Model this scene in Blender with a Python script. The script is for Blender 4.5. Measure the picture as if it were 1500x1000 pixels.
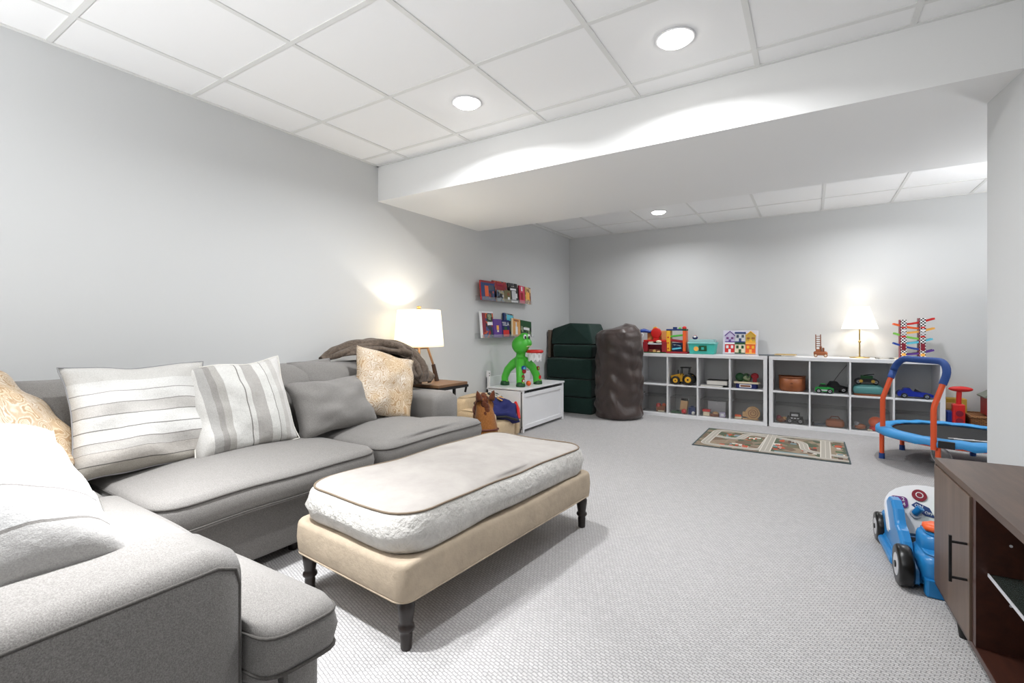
import bpy, math, random
from mathutils import Vector, Matrix, noise, Euler
PI = math.pi
random.seed(7)
for o in list(bpy.data.objects): bpy.data.objects.remove(o)
S = bpy.context.scene
COL = S.collection

# ------------------------------------------------------------------ camera, world, exposure
cam = bpy.data.cameras.new('camera'); cam.sensor_width = 36.0; cam.lens = 36.0*696/1500
cam.shift_y = -17/1500; cam.clip_start = 0.02; cam.clip_end = 60
co = bpy.data.objects.new('camera', cam); COL.objects.link(co)
co.location = (0, 0, 1.07); co.rotation_euler = (PI/2, 0, 0.5621)
S.camera = co
S.view_settings.view_transform = 'Standard'; S.view_settings.look = 'None'
S.view_settings.gamma = 1.0; S.view_settings.use_curve_mapping = False
S.view_settings.exposure = 0.25
W = bpy.data.worlds.new('world'); S.world = W; W.use_nodes = True
W.node_tree.nodes['Background'].inputs[0].default_value = (1.0, 1.0, 1.0, 1)
W.node_tree.nodes['Background'].inputs[1].default_value = 0.01
DOWNLIGHT_W = 34.0
# ceiling lights: (x, y); the first three are in view
DOWNLIGHTS = [(-1.72, 2.23), (-0.53, 2.25), (-1.47, 5.46), (-1.72, 0.95), (-1.62, 0.48), (0.55, 5.46)]
def downlight_lamp(x, y, k=1.0, sp=135):
    L = bpy.data.lights.new('downlight_lamp', 'AREA'); L.shape = 'DISK'; L.size = 0.12
    L.energy = DOWNLIGHT_W*k; L.spread = math.radians(sp); L.color = (0.97, 0.985, 1.0)
    o = bpy.data.objects.new('downlight_lamp', L); COL.objects.link(o); o.location = (x, y, 2.382)
    return o
for i, (x, y) in enumerate(DOWNLIGHTS): downlight_lamp(x, y, (0.55, 0.48, 0.38, 0.20, 0.50, 0.36)[i], 66 if i == 4 else 158)

def added_ceiling_fill(x, y, z, w):
    # added fill light without fixture, out of view, aimed up to brighten ceiling
    L = bpy.data.lights.new('added_ceiling_fill', 'AREA'); L.shape = 'DISK'; L.size = 0.35; L.energy = w; L.color = (0.97, 0.985, 1.0); L.spread = math.radians(170)
    o = bpy.data.objects.new('added_ceiling_fill', L); COL.objects.link(o); o.location = (x, y, z); o.rotation_euler = (PI, 0, 0); return o
added_ceiling_fill(-2.0, -1.7, 0.6, 118)
added_ceiling_fill(1.9, 4.7, 1.2, 27)

# ------------------------------------------------------------------ materials
def lin(c):
    return tuple(((v/255)/12.92 if v/255 <= 0.04045 else ((v/255+0.055)/1.055)**2.4) for v in c)
def rgba(c): return (*lin(c), 1)
class NT:
    def __init__(s, name):
        s.m = bpy.data.materials.new(name); s.m.use_nodes = True; s.t = s.m.node_tree
        s.b = s.t.nodes['Principled BSDF']
    def n(s, typ, **kw):
        x = s.t.nodes.new(typ)
        for k, v in kw.items():
            if k.startswith('i_'):
                key = k[2:]; key = int(key) if key.isdigit() else key
                x.inputs[key].default_value = v
            else: setattr(x, k, v)
        return x
    def l(s, a, b): s.t.links.new(a, b)
    def co(s, scale=(1, 1, 1), rot=(0, 0, 0), loc=(0, 0, 0)):
        tc = s.n('ShaderNodeTexCoord'); mp = s.n('ShaderNodeMapping')
        mp.inputs['Scale'].default_value = scale; mp.inputs['Rotation'].default_value = rot; mp.inputs['Location'].default_value = loc
        s.l(tc.outputs['Object'], mp.inputs[0]); return mp.outputs[0]
    def noise(s, co, scale, detail=3, rough=.55):
        x = s.n('ShaderNodeTexNoise'); x.inputs['Scale'].default_value = scale; x.inputs['Detail'].default_value = detail
        x.inputs['Roughness'].default_value = rough; s.l(co, x.inputs['Vector']); return x.outputs['Fac']
    def ramp(s, fac, stops, interp='LINEAR'):
        r = s.n('ShaderNodeValToRGB'); cr = r.color_ramp; cr.interpolation = interp
        while len(cr.elements) < len(stops): cr.elements.new(0.5)
        for e, (p, c) in zip(cr.elements, stops): e.position = p; e.color = rgba(c)
        s.l(fac, r.inputs[0]); return r.outputs[0]
    def bump(s, h, strength=.3, dist=.01, prev=None):
        b = s.n('ShaderNodeBump'); b.inputs['Strength'].default_value = strength; b.inputs['Distance'].default_value = dist
        s.l(h, b.inputs['Height'])
        if prev: s.l(prev, b.inputs['Normal'])
        s.l(b.outputs[0], s.b.inputs['Normal']); return b.outputs[0]
    def mix(s, f, a, b, mode='MIX'):
        x = s.n('ShaderNodeMix', data_type='RGBA', blend_type=mode)
        for sock, v in ((x.inputs[0], f), (x.inputs[6], a), (x.inputs[7], b)):
            if isinstance(v, (int, float)): sock.default_value = v
            elif isinstance(v, tuple): sock.default_value = v
            else: s.l(v, sock)
        return x.outputs[2]
def mat(name, c, rough=.5, metal=0, spec=.5, coat=0):
    m = NT(name); m.b.inputs['Base Color'].default_value = rgba(c); m.b.inputs['Roughness'].default_value = rough
    m.b.inputs['Metallic'].default_value = metal; m.b.inputs['Specular IOR Level'].default_value = spec
    if coat: m.b.inputs['Coat Weight'].default_value = coat
    return m.m
def fabric(name, c1, c2, scale=260, bump=.35, big=None, stretch=(1, 1, 1), dist=.002):
    m = NT(name); c = m.co(stretch)
    f = m.noise(c, scale, 4, .7)
    col = m.ramp(f, [(.3, c1), (.7, c2)])
    m.l(col, m.b.inputs['Base Color'])
    m.b.inputs['Roughness'].default_value = .95; m.b.inputs['Specular IOR Level'].default_value = .15
    m.b.inputs['Sheen Weight'].default_value = .15
    p = None
    if big:
        g = m.noise(m.co(), big[0], 3, .5); p = m.bump(g, big[1], .03)
    m.bump(f, bump, dist, p)
    return m.m
def glow(name, c, strength):
    m = NT(name); m.b.inputs['Base Color'].default_value = rgba(c)
    m.b.inputs['Emission Color'].default_value = rgba(c); m.b.inputs['Emission Strength'].default_value = strength
    return m.m
def clear(name, tint=(225, 228, 228), op=.2, rough=.1):
    m = NT(name); t = m.n('ShaderNodeBsdfTransparent'); mx = m.n('ShaderNodeMixShader'); mx.inputs[0].default_value = op
    m.b.inputs['Base Color'].default_value = rgba(tint); m.b.inputs['Roughness'].default_value = rough
    out = m.t.nodes['Material Output']
    m.l(t.outputs[0], mx.inputs[1]); m.l(m.b.outputs[0], mx.inputs[2]); m.l(mx.outputs[0], out.inputs[0])
    return m.m
def wood(name, c1, c2, axis=1, scale=6, rough=.45):
    m = NT(name); st = [1, 1, 1]; st[axis] = .09
    c = m.co(tuple(st)); a = m.noise(c, scale*4, 6, .65)
    col = m.ramp(a, [(.25, c1), (.75, c2)]); m.l(col, m.b.inputs['Base Color'])
    m.b.inputs['Roughness'].default_value = rough; m.bump(a, .08, .002)
    return m.m
def paint(name, c, rough=.85, tex=(180, .04)):
    m = NT(name); m.b.inputs['Base Color'].default_value = rgba(c); m.b.inputs['Roughness'].default_value = rough
    m.b.inputs['Specular IOR Level'].default_value = .2
    m.bump(m.noise(m.co(), tex[0], 2), tex[1], .002); return m.m
def carpet():
    m = NT('carpet'); c = m.co((1, 1, 1), (0, 0, .28))
    br = m.n('ShaderNodeTexBrick'); br.inputs['Scale'].default_value = 1.0
    br.inputs['Brick Width'].default_value = .021; br.inputs['Row Height'].default_value = .0115
    br.inputs['Mortar Size'].default_value = .0022; br.inputs['Mortar Smooth'].default_value = 1.0
    dn = m.n('ShaderNodeTexNoise'); dn.inputs['Scale'].default_value = 60; m.l(c, dn.inputs['Vector'])
    add = m.n('ShaderNodeVectorMath', operation='MULTIPLY_ADD'); add.inputs[1].default_value = (.008, .008, 0)
    m.l(dn.outputs['Color'], add.inputs[0]); m.l(c, add.inputs[2]); m.l(add.outputs[0], br.inputs['Vector'])
    br.inputs['Color1'].default_value = rgba((199, 197, 197)); br.inputs['Color2'].default_value = rgba((189, 187, 187)); br.inputs['Mortar'].default_value = rgba((156, 154, 154))
    f = m.noise(m.co(), 420, 3, .7)
    sp = m.ramp(f, [(.30, (150, 144, 138)), (.46, (255, 255, 255))])
    col = m.mix(.55, br.outputs['Color'], sp, 'MULTIPLY')
    m.l(col, m.b.inputs['Base Color']); m.b.inputs['Roughness'].default_value = 1; m.b.inputs['Specular IOR Level'].default_value = .05
    p = m.bump(f, .25, .003)
    inv = m.n('ShaderNodeMath', operation='SUBTRACT'); inv.inputs[0].default_value = 1; m.l(br.outputs['Fac'], inv.inputs[1])
    m.bump(inv.outputs[0], .55, .004, p)
    return m.m
def stripes(name, axis, half, stops):
    """stripe cloth: position -half..half on one axis of the pillow -> colour ramp"""
    m = NT(name); sp = m.n('ShaderNodeSeparateXYZ'); m.l(m.co(), sp.inputs[0])
    wob = m.noise(m.co(), 7, 2)
    ma = m.n('ShaderNodeMath', operation='MULTIPLY_ADD'); ma.inputs[1].default_value = .016; m.l(wob, ma.inputs[0]); m.l(sp.outputs[axis], ma.inputs[2])
    mr = m.n('ShaderNodeMapRange'); mr.inputs[1].default_value = -half+.008; mr.inputs[2].default_value = half+.008; m.l(ma.outputs[0], mr.inputs[0])
    col = m.ramp(mr.outputs[0], stops, 'CONSTANT')
    f = m.noise(m.co((1, 1, 1)), 330, 3, .7)
    g = m.ramp(f, [(.3, (226, 226, 226)), (.65, (255, 255, 255))])
    m.l(m.mix(1.0, col, g, 'MULTIPLY'), m.b.inputs['Base Color'])
    m.b.inputs['Roughness'].default_value = .95; m.b.inputs['Specular IOR Level'].default_value = .1
    p = m.bump(m.noise(m.co(), 14, 3), .35, .02); m.bump(f, .4, .0025, p)
    return m.m
def brocade(name):
    m = NT(name); c = m.co()
    v = m.n('ShaderNodeTexVoronoi', feature='SMOOTH_F1'); v.inputs['Scale'].default_value = 20; m.l(c, v.inputs['Vector'])
    w = m.n('ShaderNodeMath', operation='SINE'); k = m.n('ShaderNodeMath', operation='MULTIPLY'); k.inputs[1].default_value = 34
    m.l(v.outputs['Distance'], k.inputs[0]); m.l(k.outputs[0], w.inputs[0])
    nz = m.noise(c, 42, 4, .7); ad = m.n('ShaderNodeMath', operation='MULTIPLY_ADD'); ad.inputs[1].default_value = .34; m.l(w.outputs[0], ad.inputs[0]); m.l(nz, ad.inputs[2])
    col = m.ramp(ad.outputs[0], [(.2, (186, 168, 146)), (.42, (206, 194, 178)), (.62, (216, 207, 195)), (.82, (174, 150, 122))])
    big = m.noise(c, 7, 2); tint = m.ramp(big, [(.4, (255, 255, 255)), (.62, (246, 234, 214))])
    m.l(m.mix(1.0, col, tint, 'MULTIPLY'), m.b.inputs['Base Color']); m.b.inputs['Roughness'].default_value = .7
    m.bump(ad.outputs[0], .3, .002); return m.m
def quilt(name, c, bscale=38, strength=.8):
    m = NT(name); f = m.noise(m.co(), bscale, 5, .62); g = m.noise(m.co(), 300, 2)
    m.l(m.ramp(f, [(.3, tuple(int(x*.93) for x in c)), (.7, c)]), m.b.inputs['Base Color'])
    m.b.inputs['Roughness'].default_value = .8; m.b.inputs['Specular IOR Level'].default_value = .2
    p = m.bump(g, .15, .002); m.bump(f, strength, .018, p); return m.m
def mottled(name, cols, scale, rough=.6):
    m = NT(name); v = m.n('ShaderNodeTexVoronoi'); v.inputs['Scale'].default_value = scale; m.l(m.co(), v.inputs['Vector'])
    sp = m.n('ShaderNodeSeparateColor'); m.l(v.outputs['Color'], sp.inputs[0])
    n = len(cols); m.l(m.ramp(sp.outputs[0], [(i/n, c) for i, c in enumerate(cols)], 'CONSTANT'), m.b.inputs['Base Color'])
    m.b.inputs['Roughness'].default_value = rough; return m.m
def checker(name, c1, c2, scale):
    m = NT(name); k = m.n('ShaderNodeTexChecker'); k.inputs['Scale'].default_value = scale; m.l(m.co((1, 1, 1), (0, 0, 0), (.0011, .0011, .0011)), k.inputs[0])
    k.inputs[1].default_value = rgba(c1); k.inputs[2].default_value = rgba(c2); m.l(k.outputs[0], m.b.inputs['Base Color']); return m.m
def wicker(name):
    m = NT(name); c = m.co(); b = m.n('ShaderNodeTexBrick'); b.inputs['Scale'].default_value = 1; b.inputs['Brick Width'].default_value = .03; b.inputs['Row Height'].default_value = .012; b.inputs['Mortar Size'].default_value = .002
    sw = m.n('ShaderNodeMapping'); sw.inputs['Rotation'].default_value = (PI/2, 0, 0); m.l(c, sw.inputs[0]); m.l(sw.outputs[0], b.inputs['Vector'])
    b.inputs['Color1'].default_value = rgba((170, 118, 68)); b.inputs['Color2'].default_value = rgba((128, 82, 44)); b.inputs['Mortar'].default_value = rgba((70, 42, 22))
    m.l(b.outputs['Color'], m.b.inputs['Base Color']); m.b.inputs['Roughness'].default_value = .7; return m.m

M = dict(
    wall=paint('wall_paint', (208, 209, 209)), ceil=paint('ceiling_tile', (240, 240, 240), .95, (260, .12)), grid=mat('grid_metal', (222, 222, 220), .5),
    soffit=paint('soffit_paint', (236, 236, 235)), carpet=carpet(),
    sofa=fabric('grey_sofa_fabric', (100, 97, 94), (150, 147, 144), 430, .4, (9, .12)), sofapipe=fabric('grey_piping', (72, 69, 66), (92, 89, 86)),
    
    black=mat('black_plastic', (22, 21, 22), .5), dark=mat('dark_wood', (38, 30, 27), .35), white=mat('white_laminate', (232, 232, 234), .4), offwhite=mat('off_white', (225, 222, 214), .6),
    ottbase=quilt('ottoman_base_cloth', (188, 172, 151), 16, .25), ottcush=quilt('ottoman_cushion_side', (214, 211, 206), 26, 1.0), otttop=quilt('ottoman_cushion_top', (166, 161, 156), 9, .12), ottpipe=mat('ottoman_piping', (120, 105, 88), .8),
    brocade=brocade('beige_brocade'),
    strA=stripes('striped_cream_cloth', 1, .24, [(0, (176, 171, 162)), (.10, (108, 104, 100)), (.107, (187, 182, 176)), (.2, (135, 131, 127)), (.207, (185, 182, 178)), (.28, (135, 131, 127)), (.287, (216, 215, 212)), (.38, (126, 124, 120)), (.387, (216, 215, 212)), (.5, (135, 133, 129)), (.507, (194, 191, 187)), (.6, (148, 145, 142)), (.607, (216, 215, 212)), (.71, (157, 154, 151)), (.717, (214, 213, 210)), (.82, (201, 199, 195))]),
    strB=stripes('striped_beige_cloth', 0, .24, [(0, (212, 210, 206)), (.12, (176, 174, 171)), (.2, (158, 155, 151)), (.26, (180, 177, 172)), (.33, (214, 213, 209)), (.5, (135, 132, 128)), (.508, (214, 213, 209)), (.56, (178, 175, 171)), (.7, (214, 213, 209)), (.79, (144, 141, 136)), (.797, (208, 207, 203)), (.86, (192, 189, 185)), (.92, (209, 207, 204))]),
    strC=stripes('white_striped_cloth', 1, .26, [(0, (176, 174, 172)), (.12, (129, 126, 123)), (.13, (185, 184, 183)), (.27, (134, 131, 129)), (.28, (189, 188, 186)), (.42, (141, 138, 135)), (.43, (190, 190, 188)), (.58, (144, 142, 140)), (.59, (190, 190, 188)), (.72, (147, 146, 143)), (.73, (190, 190, 188)), (.86, (147, 146, 143)), (.87, (190, 190, 188))]),
    blanket=fabric('brown_fleece', (74, 64, 56), (112, 99, 88), 60, .6, (12, .3)),
    velvet=None,
    oak=wood('lamp_oak', (112, 82, 54), (146, 110, 76), 2), walnutdark=wood('lamp_walnut', (50, 34, 24), (76, 52, 36), 2), tablewood=wood('table_wood', (92, 66, 44), (124, 92, 64), 1),
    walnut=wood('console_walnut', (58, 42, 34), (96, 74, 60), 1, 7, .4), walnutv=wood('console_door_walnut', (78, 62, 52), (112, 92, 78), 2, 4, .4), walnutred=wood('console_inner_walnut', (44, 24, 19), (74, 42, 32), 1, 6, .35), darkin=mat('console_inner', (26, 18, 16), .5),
    brass=mat('brass', (196, 170, 110), .3, 1), steel=mat('brushed_steel', (190, 190, 188), .35, 1), gold=mat('gold_knob', (190, 150, 90), .35, .8),
    green=mat('toy_green', (74, 184, 56), .4), dgreen=mat('toy_dark_green', (18, 74, 34), .45), red=mat('toy_red', (206, 34, 30), .4), orange=mat('toy_orange', (236, 96, 34), .4), yellow=mat('toy_yellow', (240, 180, 40), .4), blue=mat('toy_blue', (30, 70, 160), .4), navy=mat('navy_cloth', (28, 34, 96), .8), crimson=mat('crimson', (150, 24, 36), .6), pink=mat('book_pink', (205, 60, 92), .5), purple=mat('purple', (92, 52, 140), .5), teal=mat('teal', (62, 186, 172), .45), lteal=mat('light_teal', (140, 208, 204), .45), tealdk=mat('muted_teal', (84, 142, 140), .5),
    couch=fabric('green_couch_cloth', (28, 46, 42), (42, 64, 58), 200, .3, (7, .25)), brownboard=mat('brown_board', (112, 98, 86), .8),
    plush=fabric('horse_plush', (122, 76, 38), (152, 100, 54), 120, .6), mane=fabric('horse_mane', (72, 36, 22), (100, 56, 36), 120, .6), leather=mat('dark_red_leather', (96, 44, 28), .5),
    kidchair=fabric('beige_plush', (192, 168, 134), (212, 190, 158), 150, .4, (14, .2)),
    sky=mat('trampoline_pad_blue', (58, 150, 214), .45), foam=mat('navy_foam_grip', (36, 72, 140), .7), tmat=mat('black_mat', (30, 30, 31), .9), tubeor=mat('orange_tube', (232, 90, 44), .35),
    carblue=mat('car_blue_plastic', (34, 124, 186), .3), tire=mat('tyre_black', (9, 9, 10), .3), grey=mat('toy_grey', (140, 140, 142), .5), lgrey=mat('light_grey', (200, 200, 204), .5), brightgreen=mat('bright_green', (60, 214, 70), .4), maroon=mat('maroon', (130, 24, 44), .4), violet=mat('violet', (104, 40, 112), .4), screw=mat('screw_dark', (90, 90, 92), .4),
    tan=mat('tan_wood', (214, 172, 120), .6), brown=mat('brown_toy', (126, 70, 38), .5), rust=mat('rust_brown', (150, 84, 44), .5), cream=mat('cream', (232, 218, 188), .6), lavender=mat('lavender', (190, 180, 208), .6), palelav=mat('pale_lavender', (214, 211, 224), .6), olive=mat('olive', (110, 104, 66), .6), skin=mat('tan_print', (216, 160, 96), .6), deepblue=mat('deep_blue', (24, 52, 110), .5), slate=mat('slate', (70, 80, 92), .6), carpaint=mat('blue_car_paint', (24, 44, 150), .25), greenpaint=mat('green_car_paint', (38, 150, 66), .3), chrome=mat('chrome', (210, 210, 212), .2, 1), barnred=mat('barn_red', (150, 30, 34), .5), roofgrey=mat('roof_grey', (120, 124, 112), .6), mustard=mat('mustard', (196, 158, 60), .7), lime=mat('lime', (124, 196, 76), .5), cyan=mat('cyan', (92, 196, 220), .5), amber=mat('amber', (244, 178, 80), .5),
    bin=clear('clear_plastic', (150, 148, 146), .10, .12), acrylic=clear('clear_acrylic', (215, 218, 216), .16, .1), clear=clear('clear_cup', (240, 240, 240), .35, .05), glassdk=clear('shelf_glass', (60, 70, 66), .45, .05),
    check=checker('checkered_print', (20, 20, 20), (240, 240, 240), 70), wicker=wicker('wicker_weave'),
    lens=glow('downlight_lens', (255, 252, 246), 14.0), rubber=mat('grey_rubber', (80, 80, 82), .8),
    c1=mottled('cover_print_reds', [(150, 40, 40), (60, 70, 120), (200, 90, 50), (40, 44, 60)], 26), c2=mottled('cover_print_blues', [(60, 80, 110), (120, 130, 140), (30, 34, 44), (160, 150, 120)], 30),
    c3=mottled('cover_print_dark', [(36, 36, 38), (200, 196, 188), (60, 60, 62), (28, 28, 30)], 28), c4=mottled('cover_print_tan', [(200, 160, 90), (150, 110, 70), (220, 190, 140), (120, 60, 40)], 30), c5=mottled('cover_print_green', [(40, 70, 44), (70, 100, 60), (30, 40, 34), (140, 150, 120)], 30),
    rugbase=mottled('rug_print', [(132, 118, 100), (104, 100, 80), (80, 90, 72), (140, 122, 104), (146, 130, 110), (112, 92, 76)], 11, .9), road=mat('rug_road', (168, 162, 152), .95), rugedge=mat('rug_border', (70, 82, 84), .95), rugline=mat('rug_road_line', (204, 198, 188), .95), rugroof=mat('rug_roof_red', (180, 84, 60), .95), ruggreen=mat('rug_green', (70, 100, 66), .95), rugblue=mat('rug_blue', (120, 142, 148), .95), rugdark=mat('rug_dark', (90, 70, 60), .95),
)
def velvet_mat():
    m = NT('brown_velvet'); c = m.co((1, 1, 1), (0, .5, 0))
    f = m.noise(m.co((1.6, 1.6, 1)), 6, 4, .6)
    m.l(m.ramp(f, [(.3, (54, 43, 40)), (.7, (70, 57, 53))]), m.b.inputs['Base Color'])
    m.b.inputs['Roughness'].default_value = .33; m.b.inputs['Specular IOR Level'].default_value = .5; m.b.inputs['Sheen Weight'].default_value = .12
    m.bump(f, .25, .03); return m.m
M['velvet'] = velvet_mat()
def shade_mat(name, c, e, tr=.5):
    m = NT(name); out = m.t.nodes['Material Output']
    d = m.n('ShaderNodeBsdfDiffuse'); d.inputs[0].default_value = rgba(c); t = m.n('ShaderNodeBsdfTranslucent'); t.inputs[0].default_value = rgba(c)
    mx = m.n('ShaderNodeMixShader'); mx.inputs[0].default_value = tr; m.l(d.outputs[0], mx.inputs[1]); m.l(t.outputs[0], mx.inputs[2])
    em = m.n('ShaderNodeEmission'); em.inputs[0].default_value = rgba(c); em.inputs[1].default_value = e
    ad = m.n('ShaderNodeAddShader'); m.l(mx.outputs[0], ad.inputs[0]); m.l(em.outputs[0], ad.inputs[1]); m.l(ad.outputs[0], out.inputs[0])
    return m.m
M['shade'] = shade_mat('lit_linen_shade', (255, 248, 232), .30, .35)
M['shadew'] = shade_mat('lit_white_shade', (255, 252, 246), .35, .35)

# ------------------------------------------------------------------ mesh building
class MB:
    def __init__(s): s.v = []; s.f = []; s.mi = []; s.sm = []; s.mats = []
    def mid(s, m):
        if m not in s.mats: s.mats.append(m)
        return s.mats.index(m)
    def add(s, vs, fs, m, smooth=False, X=None):
        b = len(s.v); i = s.mid(m)
        for p in vs:
            p = Vector(p); s.v.append(tuple(X @ p) if X else tuple(p))
        for f in fs:
            s.f.append([b+k for k in f]); s.mi.append(i); s.sm.append(smooth)
        return s
    def box(s, c, d, m, rot=None, X=None):
        h = [x/2 for x in d]
        vs = [Vector((sx*h[0], sy*h[1], sz*h[2])) for sx in (-1, 1) for sy in (-1, 1) for sz in (-1, 1)]
        if rot: R = Euler(rot).to_matrix(); vs = [R @ v for v in vs]
        vs = [v+Vector(c) for v in vs]
        return s.add(vs, [(0, 1, 3, 2), (4, 6, 7, 5), (0, 4, 5, 1), (2, 3, 7, 6), (0, 2, 6, 4), (1, 5, 7, 3)], m, False, X)
    def b2(s, lo, hi, m, X=None):
        return s.box([(a+b)/2 for a, b in zip(lo, hi)], [abs(b-a) for a, b in zip(lo, hi)], m, None, X)
    def tube(s, pts, r, m, n=10, closed=False, cap=True, X=None):
        pts = [Vector(p) for p in pts]; N = len(pts); vs = []; fs = []
        rr = r if isinstance(r, (list, tuple)) else [r]*N
        up = None
        for i, p in enumerate(pts):
            if closed: t = pts[(i+1) % N]-pts[i-1]
            else: t = pts[min(i+1, N-1)]-pts[max(i-1, 0)]
            t.normalize()
            if up is None: a = Vector((0, 0, 1)) if abs(t.z) < .9 else Vector((1, 0, 0)); up = (a-t*a.dot(t)).normalized()
            else: up = (up-t*up.dot(t)).normalized()
            sd = t.cross(up)
            for k in range(n):
                an = 2*PI*k/n; vs.append(p+(up*math.cos(an)+sd*math.sin(an))*rr[i])
        R = N if closed else N-1
        for i in range(R):
            a = i*n; b = ((i+1) % N)*n
            for k in range(n): fs.append((a+k, a+(k+1) % n, b+(k+1) % n, b+k))
        s.add(vs, fs, m, True, X)
        if cap and not closed:
            s.add(vs[:n], [tuple(range(n))[::-1]], m, False, X); s.add(vs[-n:], [tuple(range(n))], m, False, X)
        return s
    def cyl(s, a, b, r, m, r2=None, n=20, X=None): return s.tube([a, b], [r, r if r2 is None else r2], m, n, X=X)
    def lathe(s, prof, m, c=(0, 0, 0), n=24, X=None, smooth=True, ripple=None):
        vs = []; fs = []
        for r, z in prof:
            for k in range(n):
                a = 2*PI*k/n; q = r*(1+(ripple(a, z) if ripple else 0)); vs.append((c[0]+q*math.cos(a), c[1]+q*math.sin(a), c[2]+z))
        for i in range(len(prof)-1):
            for k in range(n): fs.append((i*n+k, i*n+(k+1) % n, (i+1)*n+(k+1) % n, (i+1)*n+k))
        fs.append(tuple(range(n))[::-1]); fs.append(tuple(range((len(prof)-1)*n, len(prof)*n)))
        return s.add(vs, fs, m, smooth, X)
    def ball(s, c, r, m, n=20, k=12, X=None, sq=1.0):
        if isinstance(r, (int, float)): r = (r, r, r)
        vs = []; fs = []
        sg = lambda x: math.copysign(abs(x)**sq, x)
        for i in range(k+1):
            t = PI*i/k
            for j in range(n):
                a = 2*PI*j/n; vs.append((c[0]+r[0]*sg(math.sin(t))*sg(math.cos(a)), c[1]+r[1]*sg(math.sin(t))*sg(math.sin(a)), c[2]+r[2]*sg(math.cos(t))))
        for i in range(k):
            for j in range(n): fs.append((i*n+j, (i+1)*n+j, (i+1)*n+(j+1) % n, i*n+(j+1) % n))
        return s.add(vs, fs, m, True, X)
    def prism(s, poly, z0, z1, m, X=None, m2=None):
        n = len(poly); vs = [(x, y, z0) for x, y in poly]+[(x, y, z1) for x, y in poly]
        s.add(vs, [tuple(range(n))[::-1]]+[(i, (i+1) % n, n+(i+1) % n, n+i) for i in range(n)], m, False, X)
        return s.add(vs, [tuple(range(n, 2*n))], m2 or m, False, X)
    def pillow(s, w, h, t, m, n=22, seed=0, pinch=.06, wr=.012):
        """cushion lying in XY, thickness along Z; corners pulled out, edges sewn"""
        vs = []; fs = []; idx = {}
        for side in (1, -1):
            for i in range(n+1):
                for j in range(n+1):
                    u = -1+2*i/n; v = -1+2*j/n
                    edge = i in (0, n) or j in (0, n)
                    if side < 0 and edge: idx[(side, i, j)] = idx[(1, i, j)]; continue
                    x = u*w/2*(1-pinch*(1-v*v)); y = v*h/2*(1-pinch*(1-u*u))
                    z = side*t/2*max(0, (1-u**4)*(1-v**4))**.55*(.8+.2*(1-u*u)*(1-v*v))
                    q = noise.noise(Vector((u*2.1+seed, v*2.1, side*3.0)))*wr*(0 if edge else 1)
                    e = noise.noise(Vector((u*1.7+seed*3, v*1.7, 9)))*wr*.8
                    idx[(side, i, j)] = len(vs); vs.append((x+e, y+e, z+q*1.6+e*1.5))
        for side in (1, -1):
            for i in range(n):
                for j in range(n):
                    q = (idx[(side, i, j)], idx[(side, i+1, j)], idx[(side, i+1, j+1)], idx[(side, i, j+1)])
                    fs.append(q if side > 0 else q[::-1])
        return s.add(vs, fs, m, True)
    def pad(s, out, z0, z1, er, crown, m, mside=None, seed=0, wr=.006, bulge=0.0, droop=0.0, X=None, centre=None):
        """upholstered slab over a closed footprint: rounded edges, crowned top"""
        n = len(out); cx, cy = centre or (sum(p[0] for p in out)/n, sum(p[1] for p in out)/n)
        rings = []
        def ring(off, z, sc=None):
            r = []
            for x, y in out:
                dx, dy = x-cx, y-cy; d = math.hypot(dx, dy)
                k = (1+off/d) if sc is None else sc
                px, py = cx+dx*k, cy+dy*k
                r.append((px, py, z))
            return r
        H = z1-z0
        rings.append((ring(0, z0, .5), 1)); 
        for a in (0, 30, 60, 90):
            t = math.radians(a); rings.append((ring(-er*(1-math.sin(t)), z0+er*(1-math.cos(t))), 1))
        rings.append((ring(bulge, (z0+z1)/2), 1))
        for a in (0, 30, 60, 90):
            t = math.radians(a); rings.append((ring(-er*(1-math.cos(t)), z1-er+er*math.sin(t)), 1 if a < 80 else 0))
        for sc in (.93, .86, .78, .68, .56, .42, .28, .14):
            rings.append((ring(0, z1+crown*(1-sc**2.4), sc*(1-er/.6)), 0))
        vs = []; 
        for r, sd in rings:
            for x, y, z in r:
                q = noise.noise(Vector((x*4+seed, y*4, z*3)))*wr; q2 = noise.noise(Vector((x*4, y*4+seed, z*3+7)))*wr
                vs.append((x+q2, y+q2*.5, z+q-droop*0))
        ms = mside or m
        for i in range(len(rings)-1):
            fs = [(i*n+k, i*n+(k+1) % n, (i+1)*n+(k+1) % n, (i+1)*n+k) for k in range(n)]
            b = len(s.v)
            if i == 0: base = len(s.v); s.add(vs, fs, ms, True, X)
            else:
                mi = s.mid(ms if rings[i+1][1] else m)
                for f in fs: s.f.append([base+q for q in f]); s.mi.append(mi); s.sm.append(True)
        L = len(rings)-1
        s.f.append([base+L*n+k for k in range(n)]); s.mi.append(s.mid(m)); s.sm.append(True)
        s.f.append([base+k for k in range(n)][::-1]); s.mi.append(s.mid(ms)); s.sm.append(True)
        return s
    def wheel(s, c, r, w, axis, tire, hub, hr=.55):
        a = Vector((1, 0, 0)) if axis == 0 else Vector((0, 1, 0)); c = Vector(c)
        X = Matrix.Translation(c) @ a.to_track_quat('Z', 'Y').to_matrix().to_4x4()
        s.lathe([(r*.6, -w/2), (r*.92, -w/2), (r, -w*.3), (r, w*.3), (r*.92, w/2), (r*.6, w/2)], tire, n=22, X=X)
        s.lathe([(r*hr, -w*.53), (r*hr, w*.53)], hub, n=14, X=X, smooth=False)
        s.lathe([(r*hr*.3, -w*.62), (r*hr*.3, w*.62)], tire, n=10, X=X, smooth=False)
        return s

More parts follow.
